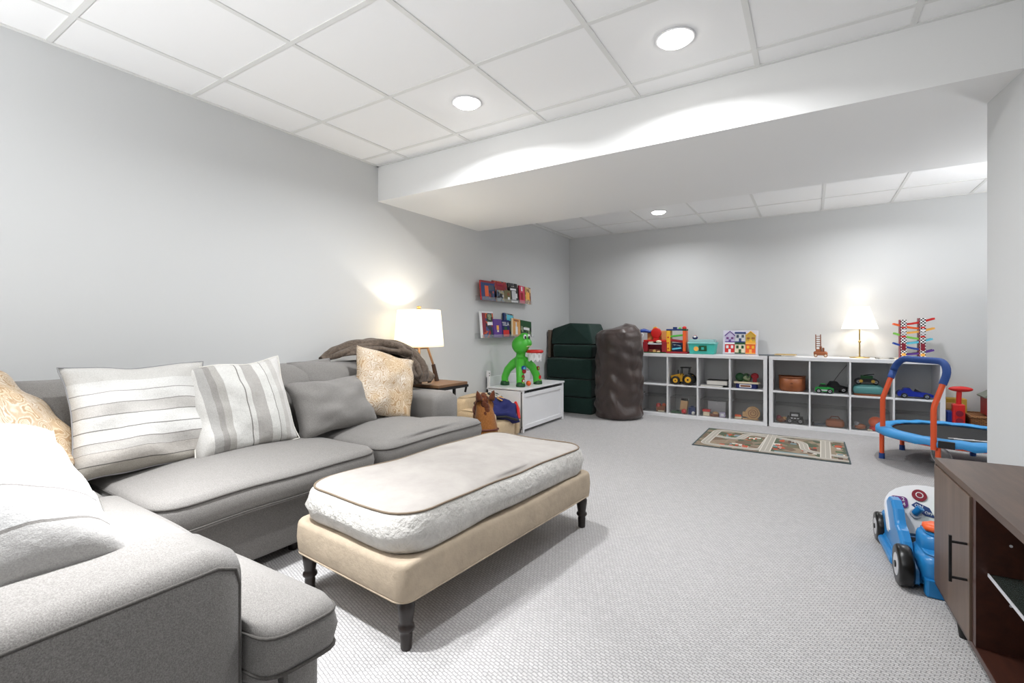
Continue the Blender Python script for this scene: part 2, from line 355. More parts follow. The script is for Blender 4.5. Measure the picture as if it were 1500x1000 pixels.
def rrect(x0, y0, x1, y1, r, n=6, seg=6):
    pts = []
    for cx, cy, a0 in ((x1-r, y1-r, 0), (x0+r, y1-r, 90), (x0+r, y0+r, 180), (x1-r, y0+r, 270)):
        for i in range(n+1):
            a = math.radians(a0+90*i/n); pts.append((cx+r*math.cos(a), cy+r*math.sin(a)))
    return dens(pts, seg)
def dens(pts, seg):
    out = []
    for i, p in enumerate(pts):
        q = pts[(i+1) % len(pts)]; d = math.hypot(q[0]-p[0], q[1]-p[1]); k = max(1, int(d/.06)) if seg else 1
        for j in range(k): out.append((p[0]+(q[0]-p[0])*j/k, p[1]+(q[1]-p[1])*j/k))
    return out
def rpoly(pts, r, n=5):
    """rounded polygon (counter-clockwise)"""
    out = []
    for i, p in enumerate(pts):
        p = Vector(p); a = Vector(pts[i-1]); b = Vector(pts[(i+1) % len(pts)])
        d1 = (a-p); d2 = (b-p); k = min(r, d1.length*.45, d2.length*.45); s = p+d1.normalized()*k; e = p+d2.normalized()*k
        for j in range(n+1):
            t = j/n; q = s*(1-t)**2+p*2*t*(1-t)+e*t*t; out.append((q.x, q.y))
    return dens(out, 1)

def link(name, mb, parent=None, bevel=0, remesh=0, subsurf=0, solid=0, world=False):
    me = bpy.data.meshes.new(name)
    vs = mb.v
    if world and parent:
        X = Matrix.LocRotScale(parent.location, parent.rotation_euler, None).inverted(); vs = [tuple(X @ Vector(v)) for v in vs]
    me.from_pydata(vs, [], mb.f)
    for m in mb.mats: me.materials.append(m)
    me.polygons.foreach_set('material_index', mb.mi); me.polygons.foreach_set('use_smooth', mb.sm); me.update()
    o = bpy.data.objects.new(name, me); COL.objects.link(o)
    if parent: o.parent = parent
    if solid: d = o.modifiers.new('thick', 'SOLIDIFY'); d.thickness = solid
    if remesh:
        d = o.modifiers.new('merge', 'REMESH'); d.mode = 'VOXEL'; d.voxel_size = remesh; d.use_smooth_shade = True
        d = o.modifiers.new('soft', 'SMOOTH'); d.iterations = 5
    if subsurf: d = o.modifiers.new('sub', 'SUBSURF'); d.levels = subsurf; d.render_levels = subsurf
    if bevel: d = o.modifiers.new('bevel', 'BEVEL'); d.width = bevel; d.segments = 2; d.limit_method = 'ANGLE'; d.angle_limit = math.radians(40)
    return o
def tag(o, label, cat, group=None):
    o['label'] = label; o['category'] = cat
    if group: o['group'] = group
    return o
def thing(name, label, cat, loc=(0, 0, 0), rz=0, group=None):
    o = bpy.data.objects.new(name, None); COL.objects.link(o); o.location = loc; o.rotation_euler = (0, 0, rz); o.empty_display_size = .05
    return tag(o, label, cat, group)
def struct(name, mb, bevel=0):
    o = link(name, mb, None, bevel); o['kind'] = 'structure'; return o
def copy_tree(o):
    c = o.copy(); COL.objects.link(c)
    for ch in list(o.children):
        d = ch.copy(); COL.objects.link(d); d.parent = c
        for g in list(ch.children): e = g.copy(); COL.objects.link(e); e.parent = d
    return c
def text(name, body, size, m, parent, X, ext=.0008):
    cu = bpy.data.curves.new(name, 'FONT'); cu.body = body; cu.size = size; cu.extrude = ext; cu.align_x = 'CENTER'; cu.align_y = 'CENTER'; cu.materials.append(m)
    f = bpy.data.objects.new(name, cu); COL.objects.link(f); me = bpy.data.meshes.new_from_object(f.evaluated_get(bpy.context.evaluated_depsgraph_get()))
    bpy.data.objects.remove(f); o = bpy.data.objects.new(name, me); COL.objects.link(o); o.parent = parent; o.matrix_local = X; return o

# ------------------------------------------------------------------ the room
XL, YB, ZC = -3.016, 6.37, 2.413
XR = 2.6
b = MB(); b.b2((XL-.1, -3, -.06), (XR+.1, YB+.1, 0), M['carpet']); struct('floor', b)
b = MB(); b.b2((XL-.1, -3, 0), (XL, YB+.1, 2.5), M['wall']); struct('wall_left', b)
b = MB(); b.b2((XL, YB, 0), (XR+.1, YB+.1, 2.5), M['wall']); struct('wall_back', b)
b = MB(); b.b2((XR, 3.055, 0), (XR+.1, YB, 2.5), M['wall']); struct('wall_side', b)
b = MB(); b.prism([(.694, 3.055), (.765, 2.42), (.93, 1.0), (1.35, -3), (XR+.1, -3), (XR+.1, 3.055)], 0, 2.5, M['wall']); struct('wall_right', b)
b = MB(); b.b2((XL-.1, -3, ZC), (XR+.1, YB+.1, 2.5), M['ceil']); struct('ceiling', b)
b = MB(); b.b2((XL, 2.72, 2.125), (XR, 4.11, ZC), M['soffit']); struct('trim_1', b)
g = MB(); gw = .012
for k in range(11):
    x = -2.671+.61*k
    if x < 1.3: g.b2((x-gw, -3, ZC-.005), (x+gw, 2.72, ZC+.002), M['grid'])
for k in range(10):
    y = 2.5495-.61*k; g.b2((XL, y-gw, ZC-.0045), (1.36, y+gw, ZC+.002), M['grid'])
g.b2((XL, -3, ZC-.006), (XL+.02, 2.72, ZC), M['grid']); g.b2((XL, 2.70, ZC-.006), (1.3, 2.72, ZC), M['grid'])
for k in range(9):
    x = -2.945+.61*k
    if x < XR: g.b2((x-gw, 4.11, ZC-.005), (x+gw, YB, ZC+.002), M['grid'])
for y in (5.79, 5.18, 4.57): g.b2((XL, y-gw, ZC-.0045), (XR, y+gw, ZC+.002), M['grid'])
g.b2((XL, 4.11, ZC-.006), (XL+.02, YB, ZC), M['grid']); g.b2((XL, YB-.02, ZC-.006), (XR, YB, ZC), M['grid'])
struct('trim_2', g)
dl_lab = ['round recessed ceiling light over the sofa, nearer the left wall', 'round recessed ceiling light over the open carpet, close to the top of the photo', 'small round recessed ceiling light beyond the soffit, in front of the back wall']
for i, (x, y) in enumerate(DOWNLIGHTS[:3]):
    t = thing('recessed_downlight', dl_lab[i], 'ceiling light', (x, y, ZC-.001), 0, 'recessed ceiling lights')
    b = MB(); b.lathe([(.072, 0), (.086, 0), (.088, -.004), (.085, -.007), (.074, -.006), (.072, -.003)], M['white'], n=36); link('trim_ring', b, t)
    b = MB(); b.lathe([(.073, -.001), (.072, -.008), (.066, -.016), (.05, -.022), (.02, -.025)], M['lens'], n=32); link('lens', b, t)

# ------------------------------------------------------------------ sectional sofa
F = M['sofa']
sofa = thing('sectional_sofa', 'grey fabric L-shaped sectional sofa along the left wall, loose seat cushions', 'sofa', (-2.4, 1.2, 0))
b = MB(); b.b2((-2.95, -.28, .05), (-2.08, 2.75, .30), F); b.b2((-2.08, -.28, .05), (-1.03, .64, .30), F); b.b2((-2.08, .65, .05), (-1.02, .735, .295), F)
link('base', b, sofa, .015, world=True)
def leg(x, y):
    b = MB(); b.cyl((x, y, 0), (x, y, .06), .022, M['dark'], .028); return b
for x, y in ((-2.15, 2.68), (-2.85, 2.68), (-2.15, 1.4), (-1.1, -.2), (-1.08, .68)): link('leg', leg(x, y), sofa, world=True)
b = MB(); b.b2((-3.0, -.3, .3), (-2.82, 2.52, .78), F); b.b2((-2.82, -.30, .3), (-1.26, -.12, .74), F); link('back_frame', b, sofa, .04, world=True)
def armm(lo, hi, r):
    b = MB()
    # profile across X, extruded along Y or across Y, extruded along X
    return b
# near arm (outer face towards the room) : rounded slab
def arm(x0, x1, y0, y1, z0, z1, r, along):
    b = MB(); n = 6
    w0, w1 = (x0, x1) if along == 'y' else (y0, y1)
    prof = [(w0, z0), (w1, z0)]+[(w1-r+r*math.cos(math.radians(a)), z1-r+r*math.sin(math.radians(a))) for a in range(0, 91, 15)]+[(w0+r+r*math.cos(math.radians(a)), z1-r+r*math.sin(math.radians(a))) for a in range(90, 181, 15)]
    L0, L1 = (y0, y1) if along == 'y' else (x0, x1); N = 14; vs = []; fs = []; k = len(prof)
    for i in range(N+1):
        t = i/N; q = L0+(L1-L0)*t; e = min(t, 1-t)*abs(L1-L0); s = min(1, e/.04); s = .93+.07*math.sqrt(max(0, 1-(1-s)**2))
        for w, z in prof:
            zz = z0+(z-z0)*(.96+.04*(s-.93)/.07); ww = (w0+w1)/2+(w-(w0+w1)/2)*(s if z > z0 else s)
            wob = noise.noise(Vector((q*5, w*9, z*5)))*.004
            vs.append((ww, q, zz+wob) if along == 'y' else (q, ww, zz+wob))
    for i in range(N):
        for j in range(k): fs.append((i*k+j, i*k+(j+1) % k, (i+1)*k+(j+1) % k, (i+1)*k+j))
    fs.append(tuple(range(k))[::-1]); fs.append(tuple(range(N*k, N*k+k)))
    b.add(vs, fs, F, True); return b
b = arm(-1.27, -1.02, -.30, .55, .05, .615, .05, 'y'); a1 = link('armrest', b, sofa, world=True)
e = MB(); e.tube([(-1.031, .545, .30), (-1.031, .546, .53), (-1.029, .538, .565), (-1.024, .50, .582), (-1.026, .2, .583), (-1.026, -.28, .583)], .0045, M['sofapipe'], 6); p_ = link('piping', e, a1); p_.location = (2.4, -1.2, 0)
b = arm(-2.95, -2.22, 2.53, 2.77, .05, .62, .05, 'x'); link('armrest', b, sofa, world=True)
def seat(pts, r, z0, z1, crown, seed, er=.045, centre=None):
    out = rpoly(pts, r); b = MB(); b.pad(out, z0, z1, er, crown, F, None, seed, .007, .006, centre=centre)
    o = link('seat_cushion', b, sofa, world=True)
    for zz in (z1-.028, z0+.022):
        e = MB(); cx, cy = centre or (sum(p[0] for p in out)/len(out), sum(p[1] for p in out)/len(out)); pts2 = []
        for x, y in out:
            d = math.hypot(x-cx, y-cy); k = 1+(-.003)/d
            q = noise.noise(Vector((x*4+seed, y*4, zz*3)))*.007; q2 = noise.noise(Vector((x*4, y*4+seed, zz*3+7)))*.007
            pts2.append((cx+(x-cx)*k+q2, cy+(y-cy)*k+q2*.5, zz+q))
        e.tube(pts2, .0042, M['sofapipe'], 6, closed=True); p = link('piping', e, o); p.location = (2.4, -1.2, 0)
seat([(-2.85, .745), (-1.96, .745), (-1.96, 1.785), (-2.85, 1.785)], .10, .30, .445, .045, 1)
seat([(-2.85, 1.795), (-1.95, 1.795), (-1.95, 2.75), (-2.17, 2.75), (-2.21, 2.52), (-2.85, 2.52)], .10, .30, .445, .045, 2, centre=(-2.2, 2.2))
seat([(-2.85, -.1), (-2.31, -.1), (-2.31, .735), (-2.85, .735)], .06, .30, .435, .03, 3)
seat([(-2.305, -.1), (-1.28, -.1), (-1.275, .55), (-.955, .57), (-.945, .745), (-2.305, .745)], .055, .305, .44, .045, 4, centre=(-1.55, .48))
def orient(o, c, az, tilt, roll=0):
    az, tilt, roll = map(math.radians, (az, tilt, roll))
    n = Vector((math.cos(az)*math.cos(tilt), math.sin(az)*math.cos(tilt), math.sin(tilt))); r = Vector((-math.sin(az), math.cos(az), 0)); u = n.cross(r)
    R = Matrix((r, u, n)).transposed().to_4x4() @ Matrix.Rotation(roll, 4, 'Z')
    o.matrix_local = Matrix.Translation(c) @ R; return o
def backc(w, h, c, az, tilt, seed):
    b = MB(); b.pillow(w, h, .25, F, 22, seed, .03, .012); o = link('back_cushion', b, sofa)
    orient(o, Vector(c)-Vector((-2.4, 1.2, 0)), az, tilt); return o
backc(1.06, .50, (-2.72, .72, .625), 0, 14, 1); backc(.96, .50, (-2.73, 1.60, .63), 0, 13, 2)
backc(.84, .46, (-2.71, 2.17, .64), 0, 12, 3)
backc(1.0, .46, (-1.85, -.02, .60), 90, 16, 4)
for ch in list(sofa.children):
    pass
def pillow(name, label, w, h, t, m, c, az, tilt, roll, seed, cat='pillow', pipe=None, pinch=.06):
    b = MB(); b.pillow(w, h, t, m, 26, seed, pinch, .014); o = tag(link(name, b), label, cat, 'throw pillows on the sofa'); orient(o, c, az, tilt, roll)
    if pipe:
        n = 26; pts = []
        f = lambda u, v: (u*w/2*(1-pinch*(1-v*v)), v*h/2*(1-pinch*(1-u*u)), noise.noise(Vector((u*1.7+seed*3, v*1.7, 9)))*.014*.8)
        for i in range(n): pts.append(f(-1+2*i/n, -1))
        for i in range(n): pts.append(f(1, -1+2*i/n))
        for i in range(n): pts.append(f(1-2*i/n, 1))
        for i in range(n): pts.append(f(-1, 1-2*i/n))
        pts = [(x+z, y+z, z*1.5) for x, y, z in pts]
        e = MB(); e.tube(pts, .003, pipe, 6, closed=True); link('piping', e, o)
    return o
pillow('throw_pillow', 'cream pillow with thin horizontal grey stripes, left of the two on the long seat', .54, .48, .17, M['strA'], (-2.50, .915, .69), 0, 20, -1, 1, pipe=M['grey'])
pillow('throw_pillow', 'tilted beige and cream pillow with broad upright stripes, overlapping the one to its left', .51, .47, .15, M['strB'], (-2.46, 1.31, .685), -4, 24, 4, 2, pipe=M['offwhite'])
pillow('throw_pillow', 'plain grey lumbar pillow leaning on the far back cushion beside the brocade one', .56, .34, .17, F, (-2.46, 1.87, .62), 0, 28, 3, 3)
pillow('throw_pillow', 'beige brocade pillow standing on one edge under the brown throw at the far sofa end', .46, .46, .14, M['brocade'], (-2.46, 2.28, .70), -8, 18, -17, 4)
pillow('throw_pillow', 'beige brocade pillow in the near sofa corner, cut by the left edge of the photo', .54, .52, .17, M['brocade'], (-2.48, .47, .70), 50, 40, 0, 5)
pillow('throw_pillow', 'large white pillow with faint grey lines leaning over the near armrest', .54, .56, .28, M['strC'], (-1.46, .16, .685), 2, 68, 0, 6, pipe=M['white'])
pillow('throw_pillow', 'half hidden striped pillow peeking out between the large white one and the near armrest', .46, .46, .14, M['strA'], (-1.52, .30, .535), 10, 72, -6, 7)

# brown throw over the sofa's far corner
def throw():
    b = MB(); nu, nv = 60, 40; vs = []; fs = []
    # spine of the bunched cloth: along the back top, then down over the arm end
    sp = [(-2.84, 2.06, .86), (-2.82, 2.16, .895), (-2.78, 2.30, .925), (-2.74, 2.44, .925), (-2.68, 2.56, .90), (-2.64, 2.65, .85), (-2.58, 2.69, .78), (-2.54, 2.71, .71), (-2.52, 2.71, .66)]
    wd = [.03, .09, .13, .15, .15, .15, .15, .13, .08]
    def at(t, arr):
        x = t*(len(arr)-1); i = min(int(x), len(arr)-2); f = x-i; f = f*f*(3-2*f) if isinstance(arr[0], float) else f
        return arr[i]*(1-f)+arr[i+1]*f if isinstance(arr[0], float) else Vector(arr[i]).lerp(Vector(arr[i+1]), f)
    for i in range(nu+1):
        t = i/nu; c = at(t, sp); w = at(t, wd); d = (at(min(1, t+.03), sp)-at(max(0, t-.03), sp)).normalized()
        side = d.cross(Vector((0, 0, 1)))
        if side.length < .2: side = Vector((.7, -.7, 0))
        side.normalize(); nrm = side.cross(d).normalized()
        if nrm.z < 0 or (abs(nrm.z) < .3 and nrm.x < 0): nrm = -nrm
        for j in range(nv+1):
            a = PI*(j/nv)*1.16-.08*PI; q = noise.noise(Vector((t*5, a*1.3, 3))); q2 = noise.noise(Vector((t*2.4+a*1.6, a*2.2, 6)))
            fold = 1+.16*math.sin(a*5+t*9+3*q2)+.12*math.sin(a*9-t*14+4*q)+.10*q
            p = c+side*math.cos(a)*w*fold*.95+nrm*math.sin(a)*w*.50*fold
            vs.append(tuple(p))
    for i in range(nu):
        for j in range(nv): k = i*(nv+1)+j; fs.append((k, k+1, k+nv+2, k+nv+1))
    b.add(vs, fs, M['blanket'], True); return b
tag(link('throw_blanket', throw(), None, subsurf=1, solid=.012), 'crumpled brown fleece throw bunched over the far back corner of the sofa', 'blanket')

# ------------------------------------------------------------------ ottoman
ot = thing('upholstered_ottoman', 'long cream upholstered ottoman bench with turned dark legs in the middle of the carpet', 'ottoman', (-1.398, 1.798, 0), -.078)
hw, hl = .335, .665
b = MB(); b.pad(rrect(-hw, -hl, hw, hl, .05), .168, .302, .02, .0, M['ottbase'], M['ottbase'], 3, .004, .004); base = link('base', b, ot)
b = MB(); b.tube([(x, y, .174) for x, y in rrect(-hw+.004, -hl+.004, hw-.004, hl-.004, .05)], .004, M['ottbase'], 6, closed=True); link('piping', b, base)
cw, cl = .325, .655
out = rrect(-cw, -cl, cw, cl, .12)
b = MB(); b.pad(out, .300, .446, .05, .022, M['otttop'], M['ottcush'], 5, .009, .012); cu_ = link('cushion', b, ot)
for zz, off, mm in ((.4405, .0235, 'ottpipe'), (.309, .030, 'ottcush')):
    pts = []
    for x, y in out:
        d = math.hypot(x, y); k = 1-off/d; pts.append((x*k+noise.noise(Vector((x*4, y*4+5, zz*3+7)))*.009, y*k+noise.noise(Vector((x*4, y*4+5, zz*3+7)))*.0045, zz+noise.noise(Vector((x*4+5, y*4, zz*3)))*.009))
    e = MB(); e.tube(pts, .0042, M[mm], 6, closed=True); p = link('piping', e, cu_)
    if mm == 'ottpipe': p['label'] = 'dark taupe piping round the cushion top'
lp = [(.016, 0), (.019, .004), (.021, .05), (.019, .058), (.027, .066), (.029, .072), (.027, .079), (.021, .085), (.023, .095), (.028, .13), (.029, .15), (.024, .158), (.028, .172)]
for x, y in ((hw-.04, -hl+.05), (hw-.04, hl-.05), (-hw+.04, -hl+.05), (-hw+.04, hl-.05)):
    b = MB(); b.lathe(lp, M['dark'], (x, y, 0), 22); l_ = link('leg', b, ot)

# ------------------------------------------------------------------ side table and lamp
st = thing('side_table', 'small side table with wooden top and black metal frame behind the sofa arm', 'table', (-2.66, 2.965, 0))
b = MB(); b.b2((-.24, -.185, .618), (.24, .185, .642), M['tablewood']); link('tabletop', b, st, .004)
b = MB(); b.b2((-.245, -.19, .598), (.245, -.175, .618), M['black']); b.b2((-.245, .175, .598), (.245, .19, .618), M['black']); b.b2((-.245, -.205, .585), (-.23, .19, .618), M['black']); b.b2((.23, -.19, .598), (.245, .19, .618), M['black']); link('apron_frame', b, st)
for y in (-.17, .17): link('end_bracket', MB().tube([(.237, y, .60), (.225, y, .555)], .011, M['black'], 4), st)
for x, y in ((-.235, -.18), (.10, -.18), (-.235, .18), (.10, .18)):
    b = MB(); b.box((x, y, .30), (.02, .02, .598), M['black']); link('leg', b, st)
def bulb(x, y, z, w, c):
    L = bpy.data.lights.new('bulb_light', 'POINT'); L.energy = w; L.color = c; L.shadow_soft_size = .03
    o = bpy.data.objects.new('bulb_light', L); COL.objects.link(o); o.location = (x, y, z); return o
la = thing('table_lamp', 'lit table lamp with wide cream drum shade and splayed wooden frame beside the sofa', 'lamp', (-2.76, 2.93, .642))
b = MB()
for s in (-1, 1):
    for q in (-1, 1):
        b.tube([(s*.05, q*.05, .28), (s*.085, q*.085, .13)], .013, M['oak'], 4)
    b.tube([(s*.05, -.055, .28), (s*.05, .055, .28)], .010, M['oak'], 4)
for q in (-1, 1): b.tube([(-.055, q*.05, .28), (.055, q*.05, .28)], .010, M['oak'], 4)
link('frame', b, la)
for s in (-1, 1):
    for q in (-1, 1):
        b = MB(); b.tube([(s*.083, q*.083, .14), (s*.105, q*.105, 0)], [.022, .026], M['walnutdark'], 4); link('foot', b, la)
b = MB(); b.cyl((0, 0, .20), (0, 0, .36), .010, M['oak']); b.cyl((0, 0, .36), (0, 0, .40), .018, M['offwhite']); b.cyl((0, 0, .40), (0, 0, .595), .003, M['brass']); link('stem', b, la)
b = MB(); b.lathe([(.012, .592), (.022, .595), (.022, .603), (.012, .606), (.012, .612), (.02, .615), (.02, .622), (.008, .626)], M['gold'], n=14); link('finial', b, la)
def shade(r0, r1, z0, z1, m, pleat=0):
    b = MB(); n = 64; vs = []; fs = []
    for i in range(9):
        t = i/8
        for k in range(n):
            a = 2*PI*k/n; r = (r0+(r1-r0)*t)*(1+(pleat if k % 2 else 0)); vs.append((r*math.cos(a), r*math.sin(a), z0+(z1-z0)*t))
    for i in range(8):
        for k in range(n): fs.append((i*n+k, i*n+(k+1) % n, (i+1)*n+(k+1) % n, (i+1)*n+k))
    b.add(vs, fs, m, not pleat); return b
link('lamp_shade', shade(.205, .178, .29, .592, M['shade']), la, solid=.0025)
b = MB(); b.ball((0, 0, .43), (.024, .028, .036), glow('warm_bulb', (255, 236, 200), 12)); link('bulb', b, la)
bl = bulb(-2.76, 2.93, .642+.455, 14, (1, .94, .85))
# lamp on the shelf
l2 = thing('table_lamp', 'lit slim brass lamp with white pleated shade standing on the white cube shelf', 'lamp', (.43, 6.18, .776))
b = MB(); b.lathe([(.088, 0), (.088, .006), (.08, .010), (.012, .014)], M['brass'], n=30); link('base', b, l2)
b = MB(); b.cyl((0, 0, .012), (0, 0, .31), .007, M['brass']); b.ball((0, 0, .17), .014, M['brass']); b.cyl((0, 0, .30), (0, 0, .35), .014, M['offwhite']); link('stem', b, l2)
link('lamp_shade', shade(.158, .082, .305, .535, M['shadew'], .012), l2, solid=.002)
b = MB(); b.ball((0, 0, .40), (.026, .026, .034), glow('white_bulb', (255, 246, 226), 12)); link('bulb', b, l2)
bulb(.43, 6.18, .776+.445, 2.0, (1, .94, .85))
bulb(.43, 6.18, .776+.36, .7, (1, .94, .85))
bulb(-2.76, 2.93, .642+.38, 1.3, (1, .94, .85))
tag(link('lamp_cord', MB().tube([(.44, 6.364, .775), (.36, 6.362, .73), (.27, 6.362, .60), (.21, 6.362, .50), (.15, 6.362, .40)],   .0022, M['rubber'], 6)), 'thin grey lamp cord hanging down the wall behind the cube shelf', 'cord')

# ------------------------------------------------------------------ picture ledges and books
def ledge(label, y0, y1, z):
    t = thing('book_ledge', label, 'shelf', (XL, (y0+y1)/2, z), 0, 'clear book ledges on the left wall'); h = (y1-y0)/2
    b = MB(); b.b2((0, -h, -.008), (.095, h, 0), M['acrylic']); link('tray', b, t)
    b = MB(); b.b2((.09, -h, 0), (.095, h, .035), M['acrylic']); link('front_lip', b, t)
    b = MB(); b.b2((.0, -h, 0), (.006, h, .05), M['acrylic']); link('back_plate', b, t)
ledge('upper clear wall ledge holding a row of picture books', 4.06, 5.10, 1.388)
ledge('lower clear wall ledge holding picture books, just above the green dinosaur toy', 4.05, 5.15, .985)
def book(label, grp, y0, y1, z, h, th, x, cover, spine, art=(), lean=-5, roll=0):
    w = y1-y0
    t = thing('picture_book', label, 'book', (x, (y0+y1)/2, z), 0, grp); t.rotation_euler = (math.radians(roll), math.radians(lean), 0)
    b = MB(); b.b2((-th, -w/2, 0), (-th+.0025, w/2, h), spine); b.b2((-th, -w/2-.0015, 0), (0, -w/2+.002, h), spine); b.b2((-.0025, -w/2, 0), (0, w/2, h), cover)
    for (a0, a1, b0, b1, m) in art: b.b2((0, -w/2+w*a0, h*b0), (.0012, -w/2+w*a1, h*b1), m)
    link('cover', b, t)
    b = MB(); b.b2((-th+.0025, -w/2+.002, .003), (-.0025, w/2-.003, h-.003), M['cream']); link('pages', b, t)
    return t
m = M; U = 'picture books on the upper ledge'; Lw = 'picture books on the lower ledge'
z = 1.3885
book('navy picture book with red top edge and orange figure, first on the upper ledge', U, 4.075, 4.325, z, .212, .014, -2.945, m['deepblue'], m['red'], [(0, 1, .9, 1, m['crimson']), (.28, .55, .2, .75, m['orange']), (.6, .95, .55, .8, m['slate']), (.58, .95, .1, .5, m['c1'])])
book('wide dark red book standing behind the small blue and olive ones, upper ledge', U, 4.34, 4.63, z, .232, .012, -2.972, m['c1'], m['crimson'], [(.25, .9, .55, .95, m['crimson']), (.3, .7, .75, .88, m['pink'])])
book('small blue-grey book with dark bird shape, upper ledge', U, 4.36, 4.505, z, .125, .008, -2.935, m['c2'], m['slate'], [(.35, .75, .35, .7, m['black']), (.7, .9, .4, .6, m['lgrey'])])
book('small olive book with round white spot, upper ledge', U, 4.51, 4.645, z, .135, .008, -2.935, m['olive'], m['brown'], [(.45, .8, .55, .8, m['brown']), (.5, .8, .2, .42, m['white'])])
book('tall black book behind the black and white one, upper ledge', U, 4.66, 4.86, z, .232, .012, -2.972, m['c3'], m['black'], [(.5, .6, .9, 1.0, m['slate'])])
book('black book with large white lettering band and pale figure, upper ledge', U, 4.65, 4.83, z, .185, .010, -2.945, m['black'], m['black'], [(.05, .75, .78, .9, m['white']), (.2, .7, .18, .75, m['lgrey']), (.1, .9, .02, .13, m['white']), (.6, .85, .3, .6, m['white'])])
book('bright pink book between the black and the tan ones, upper ledge', U, 4.84, 4.965, z, .212, .02, -2.938, m['pink'], m['crimson'], [(.35, .6, .7, .95, m['white']), (.2, .7, .2, .6, m['crimson'])], roll=-3)
book('tan and brown book with golden figure, last on the upper ledge', U, 4.975, 5.11, z, .205, .016, -2.938, m['c4'], m['brown'], [(.15, .75, .25, .7, m['amber'])], roll=-3)
z = .9855
book('tall white-edged book with magenta and red cover, first on the lower ledge', Lw, 4.085, 4.315, z, .285, .02, -2.945, m['c1'], m['white'], [(0, .08, 0, 1, m['white']), (.08, .35, .2, .94, m['maroon']), (0, 1, .94, 1, m['white']), (.45, .9, .6, .9, m['c5']), (.5, .95, .48, .62, m['white'])])
book('purple book with small yellow face, lower ledge', Lw, 4.30, 4.46, z, .205, .010, -2.935, m['purple'], m['purple'], [(.35, .62, .42, .66, m['amber']), (.4, .6, .3, .4, m['cream'])])
bt = book('dark book with white title and red and green fruit shape, lower ledge', Lw, 4.465, 4.625, z, .198, .010, -2.937, m['navy'], m['navy'], [(.15, .9, .05, .42, m['red']), (.3, .65, .42, .6, m['dgreen'])])
text('title', 'TELA', .062, m['white'], bt, Matrix.Translation((.0018, 0, .15)) @ Matrix(((0, 0, 1, 0), (1, 0, 0, 0), (0, 1, 0, 0), (0, 0, 0, 1))))
book('tall blue book leaning behind the orange one, lower ledge', Lw, 4.55, 4.76, z, .275, .016, -2.968, m['c2'], m['deepblue'], [(0, .2, 0, 1, m['deepblue']), (.3, .95, .7, .95, m['cyan'])], roll=-4)
book('orange book with white goose shape, lower ledge', Lw, 4.655, 4.845, z+.012, .205, .012, -2.930, m['skin'], m['cream'], [(0, .1, 0, 1, m['cream']), (.42, .66, .1, .55, m['white']), (.45, .56, .5, .8, m['white']), (.25, .8, .86, .94, m['rust'])], roll=-5)
book('dark green book with white print, partly behind the dinosaur head, lower ledge', Lw, 4.87, 5.12, z+.01, .185, .012, -2.938, m['c5'], m['dgreen'], [(.25, .8, .4, .55, m['white']), (.0, 1, .6, 1, m['dgreen'])], roll=-5)

# ------------------------------------------------------------------ toy chest
tc = thing('toy_chest', 'white wooden toy chest with panelled front under the book ledges', 'chest', (-2.76, 4.70, 0))
wx, wy = .235, .475
b = MB(); w = M['white']
b.b2((-wx, -wy, .03), (wx-.012, -wy+.018, .43), w); b.b2((-wx, wy-.018, .03), (wx-.012, wy, .43), w); b.b2((-wx, -wy+.018, .03), (-wx+.018, wy-.018, .43), w); b.b2((-wx, -wy, .03), (wx-.02, wy, .045), w)
for sy in (-1, 1): b.b2((wx-.03, sy*wy-(.03 if sy > 0 else 0), 0), (wx, sy*wy+(.03 if sy < 0 else 0), .435), w); b.b2((-wx, sy*wy-(.03 if sy > 0 else 0), 0), (-wx+.03, sy*wy+(.03 if sy < 0 else 0), .435), w)
link('case', b, tc, .003)
b = MB(); b.b2((wx-.022, -wy+.03, .03), (wx-.012, wy-.03, .405), w)
for lo, hi in (((wx-.014, -wy+.03, .03), (wx-.002, wy-.03, .075)), ((wx-.014, -wy+.03, .365), (wx-.002, wy-.03, .405)), ((wx-.014, -wy+.03, .075), (wx-.002, -wy+.075, .365)), ((wx-.014, wy-.075, .075), (wx-.002, wy-.03, .365))): b.b2(lo, hi, w)
link('front_panel', b, tc, .003)
b = MB(); b.b2((-wx+.03, -wy-.008, .437), (wx+.01, wy+.008, .457), w); lid = link('lid', b, tc, .004)
b = MB(); b.b2((-wx, -wy, .437), (-wx+.018, wy, .56), w); b.b2((-wx, -wy, .435), (-wx+.05, -wy+.02, .625), w); b.b2((-wx, wy-.02, .435), (-wx+.05, wy, .625), w); link('back_board', b, tc, .004)
for x, y, z in ((-.19, -wy-.001, .60), (-.19, -wy-.001, .575), (wx-.015, -wy-.001, .415), (wx-.015, -wy-.001, .06)):
    b = MB(); b.cyl((x, y+.003, z), (x, y-.002, z), .006, M['screw'], n=10); link('screw', b, tc)
b = MB(); b.b2((-.02, -wy-.0105, .447), (.05, -wy-.007, .451), M['lgrey']); link('hinge_slot', b, tc)

